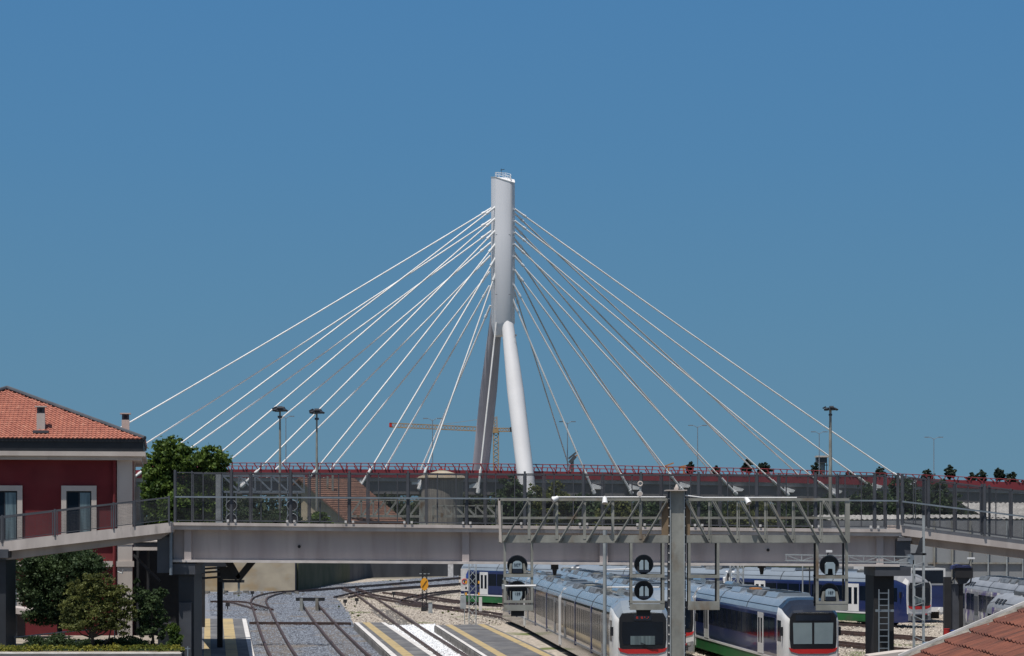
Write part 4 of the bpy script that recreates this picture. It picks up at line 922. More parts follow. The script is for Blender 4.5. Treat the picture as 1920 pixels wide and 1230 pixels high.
# cages
def cage(x0,x1,yb,ymid,ylow,lab=None,top=1018):
    c = MB()
    g_ = thing.__name__
    for x_,w_ in ((x0+2.5,2.4),(x1-2.5,2.4)):
        c.box(P(x_-w_,0,YS).x,P(x_+w_,0,YS).x,YS-.02,YS+.1,P(0,yb,YS).z,P(0,top,YS).z)
    for y_,h in ((ymid,3.0),(ylow,2.4),(yb-5,5.5)): c.box(P(x0,0,YS).x,P(x1,0,YS).x,YS-.05,YS+.09,P(0,y_+h,YS).z,P(0,y_-h,YS).z)
    o = c.build('inspection_cage','galv',ga)
    b = MB()
    for x_ in (x0+1,x1-5): b.box(P(x_,0,YS).x,P(x_+3.5,0,YS).x,YS+.7,YS+.8,P(0,yb-6,YS).z,P(0,top,YS).z)
    for y_ in (ymid-2,ylow): b.box(P(x0,0,YS).x,P(x1,0,YS).x,YS+.7,YS+.78,P(0,y_+1.2,YS).z,P(0,y_-1.2,YS).z)
    b.box(P(x0,0,YS).x,P(x1,0,YS).x,YS+.1,YS+.78,P(0,ymid+2,YS).z,P(0,ymid+1,YS).z).box(P(x0,0,YS).x,P(x1,0,YS).x,YS+.1,YS+.78,P(0,yb-2,YS).z,P(0,yb-3,YS).z)
    b.build('cage_rear','dark_steel',o)
    return o
cage(944,1000,1144.5,1079,1128); cage(1181,1246,1143,1080,1129); cage(1290,1349,1143,1081,1130); cage(1530,1590,1144,1082,1130)
for x_ in (950,957,964,971,978,985,992): MB().bar(P(x_,1128,YS-.02),P(x_,1108,YS-.02),.018).build('grille_bar','galv',ga)
def round_signal(cx,cy,r,lab,style,txt=None):
    p = P(cx,cy,YS+.25); R_ = r*YS/F
    s = thing('railway_signal', p, lab, 'railway signal', 'round black signals in the gantry cages')
    bb = disc(MB(), p, R_, .05, 32).build('backboard','black',s)
    torus(MB(), (p.x,p.y,p.z), R_, .018).build('rim','steel_mid',bb)
    k = YS/F
    if style == 1:      # hooded single plate
        q = [(-9,13),(-9,-2),(-7.5,-6),(-3,-8.5),(3,-8.5),(7.5,-6),(9,-2),(9,13)]
        MB().prism([(p.x+a*k,p.y-.28,p.z-b*k) for a,b in q],(0,.26,0)).build('plate','plate',s)
        MB().box(p.x-9.2*k,p.x+9.2*k,p.y-.3,p.y-.27,p.z-14*k,p.z-6*k).build('lower_hood','train_navy',s)
        for sg_ in (-1,1): MB().prism([(p.x+sg_*a*k,p.y-.2,p.z-b*k) for a,b in ((10,-4),(14,-3),(17,14),(11,15))][::sg_],(0,.15,0)).build('bracket','galv',s)
    elif style == 2:
        q = [(-9,18),(-9,1),(9,1),(9,8),(4,18)]
        MB().prism([(p.x+a*k,p.y-.28,p.z-b*k) for a,b in q],(0,.26,0)).build('plate','plate',s)
    elif style == 3:    # twin plates
        for a0,a1 in ((-8.5,-1.5),(1.5,8.5)):
            q = [(a0,14),(a0,-3 if a0<0 else -8),((a0+a1)/2,-8),(a1,-8 if a0<0 else -3),(a1,14)]
            MB().prism([(p.x+a*k,p.y-.26,p.z-b*k) for a,b in q],(0,.22,0)).build('plate','plate',s)
        MB().box(p.x-9*k,p.x+9*k,p.y-.27,p.y-.2,p.z-15*k,p.z-10*k).build('lower_hood','train_navy',s)
    else:
        q = [(-9,16),(-9,-2),(-6,-6),(6,-6),(9,-2),(9,16),(5,16),(4,6),(-4,6),(-5,16)]
        MB().prism([(p.x+a*k,p.y-.26,p.z-b*k) for a,b in q],(0,.22,0)).build('plate','plate',s)
    if txt: text_mesh('lettering', txt, .15, (p.x,p.y-.29,p.z+ (1 if style==1 else -5)*k), s, 'train_navy')
    return s
round_signal(970,1060,18.5,'upper round signal with a lettered rounded plate in the leftmost cage',1,'SCT')
round_signal(970,1108,18.5,'lower round signal with a lettered cut corner plate in the leftmost cage',2,'159')
round_signal(1207,1058,17.5,'upper twin plate round signal in the cage left of the mast',3)
round_signal(1207,1107,17.5,'lower twin plate round signal in the cage left of the mast',3)
round_signal(1555,1060,18,'upper round signal with an arched grey plate in the rightmost cage',4)
round_signal(1555,1112,18,'lower round signal with a lettered tombstone plate in the rightmost cage',1,'187')
for x0,x1,y0,y1,lab in ((958,983,1145,1155.5,'small black box hung under the leftmost cage'),(1194,1220,1144,1155,'small black box hung under the cage left of the mast')):
    r = thing('indicator_box', P((x0+x1)/2,y1,YS), lab, 'indicator box', 'black boxes under the gantry cages')
    MB().box(P(x0,0,YS).x,P(x1,0,YS).x,YS+.1,YS+.4,P(0,y1,YS).z,P(0,y0,YS).z).build('case','black',r)
    MB().box(P(x0-1,0,YS).x,P(x1+1,0,YS).x,YS+.0,YS+.42,P(0,y0+.8,YS).z,P(0,y0-.6,YS).z).build('hood','dark_steel',r)
def lamp(px,py,d,lab,front=False):
    p = P(px,py,YS-.25); r = thing('floodlight', p, lab, 'floodlight', 'white floodlights on the gantry top rail')
    MB().tube([p,p+Vector(d)*.26],[.075,.11],12).build('housing','white_metal',r,smooth=True)
    MB().tube([p+Vector(d)*.25,p+Vector(d)*.27],.095,12).build('lens','plaster_cream' ,r)
    MB().bar(p+Vector((0,.05,0)),p+Vector((0,.2,.03)),.04).build('bracket','galv',r)
lamp(1046,933,(-.8,-.3,-.4),'leftmost white floodlight pointing down left on the gantry')
lamp(1134,932,(0,-.4,-.9),'white floodlight pointing straight down on the left truss')
lamp(1399,934,(.35,-.5,-.75),'white floodlight on the right truss')
lamp(1199,927,(0,-1,.05),'round cream floodlight facing forward on the left truss')
pt = thing('loudspeaker_post', P(1200,935,YS), 'short post with a ring shaped fitting above the left truss', 'post')
MB().bar(P(1200.5,932,YS),P(1200.5,904,YS),.07).build('pole','galv_light',pt); torus(MB(), tuple(P(1200.5,907,YS-.05)), .08, .025,16,6).build('ring','plaster_cream',pt)

# slender foreground pole with brackets
sp = thing('catenary_pole', ((1134-960)*86/F,86,0), 'slender pale pole with thin horizontal brackets left of the gantry mast', 'pole')
MB().tube([((1134-960)*86/F,86,0),P(1134,994,86)],.075,10).build('shaft','galv_light',sp,smooth=True)
MB().tube([P(1133,1101,86),P(1236,1101,86)],.028,6).tube([P(1134,1068,86),P(1180,1067,86)],.025,6).build('bracket','white_metal',sp)
MB().tube([P(1236,1101,86)+Vector((0,0,0)),P(1244,1098,86),P(1246,1105,86),P(1240,1110,86)],.02,6).build('loop','dark_steel',sp)
tp_ = thing('track_bracket', P(942,1099,84), 'white horizontal tube with a wire loop crossing the leftmost cage', 'bracket')
MB().tube([P(942,1099,79.2),P(1005,1098,79.2)],.035,8).build('tube','white_metal',tp_)
MB().tube([P(1002,1099,79.2),P(1014,1099,79.2),P(1019,1103,79.2),P(1013,1108,79.2),P(1004,1105,79.2)],.012,6).build('wire_loop','dark_steel',tp_)
MB().box(P(941,0,79.2).x,P(946,0,79.2).x,79.1,79.4,P(0,1104,79.2).z,P(0,1096,79.2).z).build('clamp','galv_light',tp_)

# right lattice mast with horizontal truss arm
rm_ = thing('catenary_mast', ((1722-960)*96/F,96,0), 'two legged lattice mast carrying a long thin truss arm to the left', 'mast')
Ym = 96
for x_ in (1714,1732): MB().box(P(x_-2.2,0,Ym).x,P(x_+2.2,0,Ym).x,Ym,Ym+.12,0,P(0,1050 if x_ == 1714 else 966,Ym).z).build('leg','galv_light',rm_)
for k in range(9):
    y_ = 1060+k*19; MB().bar(P(1714,y_,Ym-.02),P(1732,y_+(8 if k%2 else -6),Ym-.02),.035).build('lacing','galv_light',rm_)
arm = MB()
for dy in (0,.4):
    o = Vector((0,dy,0)); arm.bar(P(1474,1040,Ym)+o,P(1706,1044,Ym)+o,.05).bar(P(1474,1051,Ym)+o,P(1706,1055,Ym)+o,.05)
for k in range(8):
    a = 1474+k*29; arm.bar(P(a,1040+k*.5,Ym),P(a,1051+k*.5,Ym),.04).bar(P(a,(1051 if k%2 else 1041)+k*.5,Ym),P(a+29,(1041 if k%2 else 1051)+k*.5,Ym),.035)
arm.build('truss_arm','galv_light',rm_)
MB().box(P(1703,0,Ym).x,P(1714,0,Ym).x,Ym,Ym+.4,P(0,1058,Ym).z,P(0,1040,Ym).z).build('junction_box','galv_blue',rm_)
MB().prism([P(1716,1038,Ym),P(1730,1036,Ym),P(1730,1006,Ym),P(1726,1010,Ym)],(0,.03,0)).build('mesh_fin','wire',rm_)
MB().box(P(1710,0,Ym).x,P(1737,0,Ym).x,Ym,Ym+.3,P(0,1041,Ym).z,P(0,1037,Ym).z).build('crossbar','dark_steel',rm_)
for px,py,lab in ((1554,1034,'tiny white lamp on the thin truss arm'),(1820,1047,'white lamp head above the black cabinet mast')):
    Yl = 96 if px < 1600 else 125
    p = P(px,py,Yl); r = thing('yard_lamp', p, lab, 'lamp')
    k_ = 1 if px < 1600 else 1.6
    MB().box(p.x-.12*k_,p.x+.14*k_,p.y-.1,p.y+.1,p.z-.04,p.z+.06).build('head','white_metal',r); MB().bar(p,p+Vector((-.1,0,-.25*k_)),.04).build('arm','dark_steel',r)

# dark equipment mast at right
em = thing('equipment_mast', ((1793-960)*120/F,120,0), 'black post with a blue topped dark cabinet and hanging pipes', 'mast')
Ye = 120
MB().box(P(1771,0,Ye).x,P(1784,0,Ye).x,Ye,Ye+.4,0,P(0,1082,Ye).z).build('post','black',em)
MB().box(P(1784,0,Ye).x,P(1799,0,Ye).x,Ye+.1,Ye+.4,0,P(0,1095,Ye).z).build('panel','steel_mid',em)
MB().box(P(1799,0,Ye).x,P(1806,0,Ye).x,Ye,Ye+.4,0,P(0,1090,Ye).z).build('post','black',em)
MB().box(P(1789,0,Ye).x,P(1822,0,Ye).x,Ye-.3,Ye+.5,P(0,1083,Ye).z,P(0,1064,Ye).z).build('cabinet','black',em)
MB().prism([P(1785,1068,Ye-.35),P(1792,1064.5,Ye-.35),P(1822,1064.5,Ye-.35),P(1819,1060,Ye-.35),P(1806,1060.5,Ye-.35),P(1798,1058,Ye-.35),P(1787,1061,Ye-.35)],(0,.7,0)).build('cover','tarp',em)
MB().prism([P(1791,1083,Ye-.1),P(1820,1083,Ye-.1),P(1812,1094,Ye-.1),P(1800,1096,Ye-.1)],(0,.4,0)).tube([P(1789,1083,Ye),P(1784,1090,Ye),P(1786,1094,Ye)],.05,6).tube([P(1822,1076,Ye),P(1820,1092,Ye),P(1810,1098,Ye)],.05,6).build('pipes','dark_steel',em)
for x_,m_,y0,lab in ((1775,'red_paint',1180,'red drum at the foot of the black post'),(1788,'blue_paint',1183,'blue drum right of the red one')):
    p = P(x_,y0,117); r = thing('drum', p, lab, 'drum'); MB().tube([(p.x,p.y,-.0),(p.x,p.y,p.z-.0)],.17,12).build('barrel',m_,r,smooth=True); MB().tube([(p.x,p.y,p.z),(p.x,p.y,p.z+.04)],.18,12).build('lid',m_,r)
bb_ = thing('blue_crate', P(1633,1215,110), 'small blue box on the gravel left of the dark right pier', 'box')
p = P(1633,1211,110); MB().box(p.x-.16,p.x+.16,110,110.4,0,p.z+.12).build('body','blue_paint',bb_); MB().box(p.x-.19,p.x+.19,109.95,110.45,p.z+.12,p.z+.17).build('lid','blue_paint',bb_)
cw = thing('white_post', P(1636,1225,104), 'stubby white bollard in front of the blue box', 'bollard')
p = P(1635,1216,104); MB().tube([(p.x,104,0),(p.x,104,p.z)],.16,12).tube([(p.x,104,p.z),(p.x,104,p.z+.1)],[.16,.05],12).build('shaft','white_paint',cw,smooth=True)
# parked car roof glimpsed at the bottom right
car = thing('parked_car', P(1755,1225,60), 'pale blue car roof and window behind the tiled roof edge', 'car')
Yk = 62; base = P(1755,1206,Yk); zc = base.z
def kp(x,y): return P(x,y,Yk)
MB().loft([[Vector((kp(xx,0).x,yy,zz_)) for xx,zz_ in ((1722,zc-1.0),(1722,zc-.62),(1738,zc-.5),(1752,zc-.08),(1775,zc),(1810,zc-.05),(1840,zc-.5),(1850,zc-1.0))] for yy in (Yk,Yk+1.7)]).build('body','car_paint',car,smooth=True)
MB().prism([P(1744,1223,Yk-.02),P(1757,1209.5,Yk-.02),P(1778,1208,Yk-.02),P(1778,1223,Yk-.02)],(0,.02,0)).build('window','glass_dark',car)
for x_ in (1735,1835): MB().tube([(kp(x_,0).x,Yk-.02,zc-1.05),(kp(x_,0).x,Yk+.2,zc-1.05)],.3,16).build('wheel','black',car)
MB().box(kp(1700,0).x,kp(1880,0).x,Yk-.5,Yk+3,0,zc-1.35).build('ramp_under_car','kerb') if False else None

# ------------------------------------------------------------------ trains
def heading(a, b):
    d = (b-a); return math.atan2(d.y, d.x)-math.pi/2
def train(label, joints, side='blue', nose='white', windscreen='dark', roofm='train_roof', nosecol='train_white', cowl='train_white', group='parked trains', units=True, far_nose=False, led=False, frame=False):
    J = [Vector((x,y,0)) for x,y in joints]
    root = thing('train', J[0], label, 'train', group)
    sidem = {'blue':'train_blue','silver':'train_silver','graffiti':'train_graffiti'}[side]
    WH = 1.42
    low = [(-WH,1.05),(-WH,3.35),(WH,3.35),(WH,1.05)]
    for ci in range(len(J)-1):
        a,b = J[ci], J[ci+1]; L = (b-a).length; T = Matrix.Translation(a) @ Matrix.Rotation(heading(a,b),4,'Z')
        y0 = 1.9 if ci == 0 else .28; y1 = L-.28
        # body side shell
        body = MB(T).loft([[ (x,y,z) for x,z in ((-1.38,.95),(-WH,1.3),(-WH,3.3),(-1.40,3.42),(1.40,3.42),(WH,3.3),(WH,1.3),(1.38,.95))] for y in (y0,y1)]).build('car_body', sidem, root)
        MB(T).loft([[ (x,y,z) for x,z in ((-1.40,3.425),(-1.30,3.72),(-1.05,4.02),(-.7,4.18),(.7,4.18),(1.05,4.02),(1.30,3.72),(1.40,3.425))] for y in (y0,y1)]).build('car_roof', roofm, root, smooth=True)
        skirtm = 'train_green' if side in ('blue',) else ('train_silver' if side == 'silver' else 'train_grey')
        MB(T).box(-1.40,1.40,y0,y1,.38,1.0).build('skirt', skirtm, root)
        MB(T).box(-1.43,1.43,y0+.01,y1-.01,1.0,1.12).build('waist_line', 'train_white' if side == 'blue' else 'train_grey', root)
        for by in (y0+2.2, y1-1.8):
            bo = MB(T).box(-1.15,1.15,by-1.3,by+1.3,.28,.72)
            bo.build('bogie','train_under',root)
            for sx_ in (-1,1):
                for wy in (-.85,.85): MB(T).tube([(sx_*.68,by+wy,.5),(sx_*.82,by+wy,.5)],.43,16).build('wheel','train_under',root)
        # windows and doors on both sides
        y = y0+ (.7 if ci else .35); k = 0
        nw = int((y1-y0-.8)/(.84 if side == 'silver' else 1.28))
        stepw = (y1-y0-.8)/nw
        for s in (-1,1):
            for k in range(nw):
                yc = y0+.4+stepw*(k+.5)
                xs0,xs1 = sorted((s*1.405,s*1.432))
                if k in (2, nw-3):
                    d = MB(T).box(*sorted((s*1.40,s*1.445)),yc-stepw*.48,yc+stepw*.48,1.14,3.28).build('door', 'train_white' if side == 'blue' else ('train_grey'), root)
                    for q in (-1,1): MB(T).box(*sorted((s*1.44,s*1.452)),yc+q*.30-.18,yc+q*.30+.18,1.7,3.0).build('door_window','glass_dark',d)
                else:
                    MB(T).box(xs0,xs1,yc-stepw*(.36 if side == 'silver' else .46),yc+stepw*(.36 if side == 'silver' else .46),1.75 if side == 'silver' else 2.0,3.12).build('window','glass_dark',root)
            if side == 'silver':
                for k in range(nw*3): MB
        # thin dark roof seams and blue door pillars
        for q in (.33,.66):
            yy = y0+(y1-y0)*q
            MB(T).loft([[ (x,yv,z) for x,z in ((-1.415,3.43),(-1.315,3.73),(-1.06,4.035),(-.7,4.195),(.7,4.195),(1.06,4.035),(1.315,3.73),(1.415,3.43))] for yv in (yy-.03,yy+.03)]).build('roof_seam','train_black',root)
        if side == 'silver':
            for q in (.33,.66):
                yy = y0+(y1-y0)*q
                for s in (-1,1): MB(T).box(*sorted((s*1.41,s*1.45)),yy-.16,yy+.16,.9,3.42).build('blue_pillar','train_blue',root)
        for s in (-1,1):
            MB(T).box(*sorted((s*1.30,s*1.325)),y0+.2,y1-.2,3.70,3.72).build('gutter_line','train_black',root)
        # roof equipment
        rnd = random.Random(ci*7+len(label))
        yy = y0+2.2 if ci == 0 else y0+1
        while yy < y1-2.4:
            Lq = rnd.uniform(1.2,2.8); kind = rnd.random(); z0 = 4.17
            if kind < .45:
                u_ = MB(T).loft([[(x,yv,z) for x,z in ((-.95,z0-.08),(-.8,z0+.17),(.8,z0+.17),(.95,z0-.08))] for yv in (yy,yy+Lq)]).build('roof_unit','roof_equipment' if rnd.random()<.5 else roofm,root)
                for g_ in range(3): MB(T).box(-.5,.5,yy+.2+g_*Lq/3.2,yy+.2+g_*Lq/3.2+.35,z0+.175,z0+.20).build('grille','train_black',u_)
            elif kind < .7:
                MB(T).tube([(-.55,yy,z0+.22),(-.55,yy+Lq,z0+.22)],.2,10).build('air_tank','chrome',root,smooth=True)
                MB(T).box(-.1,.75,yy,yy+Lq*.8,z0-.02,z0+.2).build('roof_unit','roof_equipment',root)
            else:
                MB(T).box(-.8,.8,yy,yy+Lq*.7,z0-.02,z0+.14).build('roof_unit','roof_equipment',root)
                MB(T).box(-.7,-.2,yy+.1,yy+Lq*.6,z0+.14,z0+.22).build('insulator','orange_pipe' if windscreen == 'blinds' else 'galv',root)
            yy += Lq+rnd.uniform(.3,.9)
        if ci < len(J)-2:
            MB(T).box(-1.22,1.22,L-.35,L+.35,.9,3.8).build('gangway','train_black',root)
            MB(T).loft([[ (x,yv,z) for x,z in ((-1.44,.5),(-1.44,3.4),(-1.1,4.0),(1.1,4.0),(1.44,3.4),(1.44,.5))] for yv in (y1-.30,y1+.06)]).build('end_frame','train_white' if side!='graffiti' else 'train_grey',root)
            MB(T).loft([[ (x,yv,z) for x,z in ((-1.44,.5),(-1.44,3.4),(-1.1,4.0),(1.1,4.0),(1.44,3.4),(1.44,.5))] for yv in (L+.22,L+.5)]).build('end_frame','train_white' if side!='graffiti' else 'train_grey',root)
    # nose: loft of cross sections in the first car's frame
    a,b = J[0], J[1]; T = Matrix.Translation(a) @ Matrix.Rotation(heading(a,b),4,'Z')
    def sec(y,w_,zb,zs,zt_,tw,fr=0):
        return [(-w_*.97,y-fr*0,zb),(-w_,y,1.2),(-w_,y,zs),(-w_*.95,y,zs+(zt_-zs)*.45),(-tw,y,zt_-.05),(-tw*.5,y,zt_),(tw*.5,y,zt_),(tw,y,zt_-.05),(w_*.95,y,zs+(zt_-zs)*.45),(w_,y,zs),(w_,y,1.2),(w_*.97,y,zb)]
    secs = [sec(0.0,1.24,.55,2.9,3.5,.95), sec(.12,1.34,.45,3.0,3.62,1.0), sec(.5,1.41,.42,3.1,3.85,1.0), sec(1.1,1.42,.40,3.25,4.08,.95), sec(1.9,1.42,.38,3.3,4.18,.85)]
    MB(T).loft(secs).build('cab_shell', nosecol, root, smooth=True)
    # dark or coloured cowl over the windscreen
    MB(T).loft([[ (x*1.006,y_,z+.015) for x,y_,z in s_[3:9]]+[ (x*.9,y_,z-.1) for x,y_,z in s_[3:9]][::-1] for s_ in secs]).build('cowl', cowl, root)
    mask = [(-1.14,1.64),(-1.20,2.2),(-1.19,3.2),(-1.04,3.46),(1.04,3.46),(1.19,3.2),(1.20,2.2),(1.14,1.64)]
    if frame: MB(T).prism([(x*1.13,-.005,1.1 if z < 1.7 else z*1.01) for x,z in mask],(0,.06,0)).build('front_frame','train_white',root)
    mk = MB(T).prism([(x,-.02,z) for x,z in mask],(0,.06,0)).build('windscreen_mask','train_black',root)
    ws = [(-1.0,1.9),(-1.05,2.3),(-1.03,3.02),(1.03,3.02),(1.05,2.3),(1.0,1.9)]
    if windscreen == 'blinds':
        for s in (-1,1): MB(T).prism([(s*.06,-.035,1.92),(s*1.0,-.035,1.92),(s*1.03,-.035,2.98),(s*.06,-.035,2.98)][::s],(0,.02,0)).build('blind','shade_panel',mk)
        MB(T).box(-.9,.9,-.03,-.01,3.08,3.36).build('destination_display','train_navy',mk)
    else:
        MB(T).prism([(x,-.035,z) for x,z in ws],(0,.02,0)).build('windscreen','windscreen',mk)
        MB(T).box(-.62,.62,-.045,-.03,1.88,2.32).build('screen_reflection','glass_blue',mk)  # bluish reflection low in the windscreen, put in as a pale plate
        MB(T).box(-.45,.45,-.045,-.02,3.1,3.38).build('destination_display','train_navy',mk)
        MB(T).bar((.05,-.07,1.9),(.75,-.07,1.72),.03).bar((.5,-.07,1.73),(-.1,-.07,1.98),.03).build('wiper','train_black',mk)
    # red smile and grey lower panel with lamps
    st = [(-1.24,1.74),(-1.14,1.54),(-.75,1.43),(.75,1.43),(1.14,1.54),(1.24,1.74),(1.14,1.70),(1.0,1.66),(-1.0,1.66),(-1.14,1.70)]
    MB(T).prism([(x,-.03,z) for x,z in st],(0,.05,0)).build('red_stripe','train_red',root)
    MB(T).prism([(-1.2,-.025,1.18),(-1.22,-.025,.6),(1.22,-.025,.6),(1.2,-.025,1.18),(.8,-.025,1.08),(-.8,-.025,1.08)],(0,.05,0)).build('lower_panel','train_grey',root)
    for s in (-1,1):
        for q,m_ in ((.95,'chrome'),(.72,'train_red')):
            h_ = MB(T); h_.prism([(s*q+.09*math.cos(t*math.pi/6),-.05,1.0+.09*math.sin(t*math.pi/6)) for t in range(12)],(0,.05,0)); h_.build('headlight' if m_=='chrome' else 'tail_lamp',m_,root)
        MB(T).box(*sorted((s*1.36,s*1.56)),.5,.62,2.3,2.75).bar((s*1.36,.6,2.7),(s*1.55,.6,2.7),.05).build('mirror','train_black',root)
        MB(T).box(*sorted((s*1.405,s*1.43)),.95,1.75,2.0,3.05).build('cab_window','glass_dark',root)
    if side == 'graffiti':
        for s in (-1,1):
            for g_ in range(3): MB(T).prism([(s*1.17,2.4+g_*.75,3.90),(s*1.17,2.85+g_*.75,3.90),(s*1.34,2.75+g_*.75,3.66),(s*1.34,2.3+g_*.75,3.66)][::s],(s*.02,0,.02)).build('louvre_hatch','dark_steel',root)
        for g_ in range(6): MB(T).box(-1.0,-.2,3.2+g_*.45,3.5+g_*.45,4.18,4.22).build('roof_grille','train_black',root)
    for g_ in range(4): MB(T).box(-.9,.9,-.04,-.02,.66+g_*.1,.71+g_*.1).build('grille_slat','train_black',root)
    MB(T).box(-.18,.18,-.45,.1,.72,1.0).box(-.25,.25,-.55,-.4,.68,1.04).build('coupler','train_black',root)
    return root, T
t1,T1 = train('silver sided train beside the right platform with dark windscreen and red display', [(6.55,107),(4.35,131.5),(2.3,155.5),(0.6,171)], 'silver', led=True, cowl='train_roof')
# red display letters
p = T1 @ Vector((0,-.05,3.24)); text_mesh('display_text','Trenitalia', .16, p, t1, 'led', (math.pi/2,0,heading(Vector((6.55,107,0)),Vector((4.35,131.5,0))))) if False else None
mbd = MB(T1); rnd = random.Random(4)
for k in range(11):
    if k in (2,8): continue
    for j in range(3):
        if rnd.random() < .7: mbd.box(-.33+k*.06,-.30+k*.06,-.056,-.046,3.19+j*.035,3.215+j*.035)
mbd.build('display_text','led',t1)
train('train half hidden behind the gantry mast with grey lower front', [(9.26,123),(7.0,148.5),(4.5,175)], 'blue', cowl='train_roof')
train('train with navy cowl and pale blinds in its windscreen', [(15.1,107),(12.6,131.5),(9.4,155)], 'blue', windscreen='blinds', cowl='train_navy')
t3,T3 = train('long blue and green train standing across the yard behind the others', [(30.9,161.8),(19.0,177.9),(6.6,194.0),(-4.0,208.0)], 'blue', cowl='train_grey', nosecol='train_blue', frame=True)
train('silver grey train with purple graffiti panels, farther of two at right', [(33.1,151),(33.0,127),(32.8,103)], 'graffiti', roofm='train_grey_roof', nosecol='train_grey', cowl='train_grey_roof')
train('silver grey train nose nearest the tiled roof with a louvred roof hatch', [(27.4,117.5),(27.6,94),(27.8,72)], 'graffiti', roofm='train_grey_roof', nosecol='train_grey_roof', cowl='train_grey_roof')
# locomotive
lc = thing('locomotive', (34.0,172,0), 'boxy blue and white locomotive end with a large black windscreen', 'locomotive', 'parked trains')
Tl = Matrix.Translation((33.2,170.5,0)) @ Matrix.Rotation(heading(Vector((28.6,162,0)),Vector((17,177.5,0)))*.25,4,'Z')
MB(Tl).box(-1.5,1.5,.0,14,1.9,3.0).build('lower_body','train_blue',lc)
MB(Tl).box(-1.5,1.5,-.02,14,3.0,4.35).build('upper_body','train_white',lc)
MB(Tl).box(-1.3,1.3,-.06,-.02,3.15,4.2).build('windscreen','windscreen',lc)
MB(Tl).box(-1.5,1.5,-.1,.6,1.1,1.9).build('valance','train_blue',lc)
MB(Tl).box(-1.2,1.2,-.5,0,.9,1.25).tube([(-.9,-.7,1.05),(-.9,-.3,1.05)],.2,10).tube([(.9,-.7,1.05),(.9,-.3,1.05)],.2,10).build('buffer_beam','train_white',lc)
MB(Tl).box(-1.2,1.2,.6,13,.3,1.9).build('bogie','train_under',lc)
MB(Tl).box(-1.0,1.0,1,12,4.35,4.5).build('roof_unit','roof_equipment',lc)

# small white marks on the long train's side ("f" emblem and two word lines)
def side_mark(t, T, y, z, s=-1):
    mb = MB(T); mb.box(s*1.452,s*1.446,y-.08,y-.02,z-.35,z+.25) if s>0 else mb.box(-1.452,-1.440,y-.08,y-.02,z-.35,z+.25)
    x0,x1 = sorted((s*1.440,s*1.452))
    mb.box(x0,x1,y-.28,y+.06,z+.25,z+.33).box(x0,x1,y-.2,y+.12,z-.02,z+.05)
    for k in range(9): mb.box(x0,x1,y-.6-k*.2,y-.6-k*.2+.12,z-.2,z-.08)
    mb.build('side_emblem','train_white',t)
Jb = [Vector((6.6,194.0,0)),Vector((-4.0,208.0,0))]
side_mark(t3, Matrix.Translation(Jb[0]) @ Matrix.Rotation(heading(*Jb),4,'Z'), 7.5, 1.6)
# catenary pantograph-like pieces seen over the roofs
for px,py,Y,lab in ((1040,1068,150,'dark horn shaped fitting hanging under the girder near the train roofs'),(1428,1066,140,'dark round fitting hanging under the girder right of the mast')):
    p = P(px,py,101.5); r = thing('hanging_fitting', p, lab, 'fitting'); MB().box(p.x-.18,p.x+.18,101.4,101.6,p.z+.02,p.z+.3).build('base','dark_steel',r); MB().tube([p+Vector((0,0,.05)),p+Vector((0,-.05,-.28))],[.13,.07],10).build('lamp','dark_steel',r)

# ------------------------------------------------------------------ red station building (left)
YW = 120.0
xR0 = (248-960)*YW/F; RA = .163; cR_, sR_ = math.cos(RA), math.sin(RA)
rbld = thing('station_building', (xR0,YW,0), 'dark red plastered station building with white trim and terracotta hip roof', 'building')
def wx(px):
    k = (px-960)/F; return xR0-(xR0-k*YW)/(cR_-k*sR_)
def wz(py): return HC+(H-py)*YW/F
xR = wx(248)
MB().box(wx(-60),xR-.02,YW+.05,YW+14,0,wz(862)).build('wall','plaster_red',rbld)
MB().box(wx(219.5),xR,YW-.05,YW+1.0,0,wz(861)).build('corner_pilaster','plaster_cream',rbld)
MB().box(xR-.05,xR+.03,YW+1.0,YW+14,0,wz(862)).build('side_wall','plaster_red',rbld)
MB().box(xR,xR+.12,YW+3.6,YW+4.2,0,wz(862)).build('side_pilaster','plaster_cream',rbld)
# soffit, cornice, gutter
MB().box(wx(-60),xR+.5,YW-.5,YW+14.5,wz(863),wz(856)).build('soffit','plaster_cream',rbld)
MB().box(wx(-60),xR+.74,YW-.74,YW+14.6,wz(856),wz(847.5)).build('cornice','plaster_cream',rbld)
MB().box(wx(-60),xR+.62,YW-.56,YW+14.7,wz(847.4),wz(829)).build('gutter_board','black_gutter',rbld)
MB().box(wx(-60),xR+.70,YW-.66,YW+14.8,wz(829),wz(824.5)).build('gutter','black_gutter',rbld)
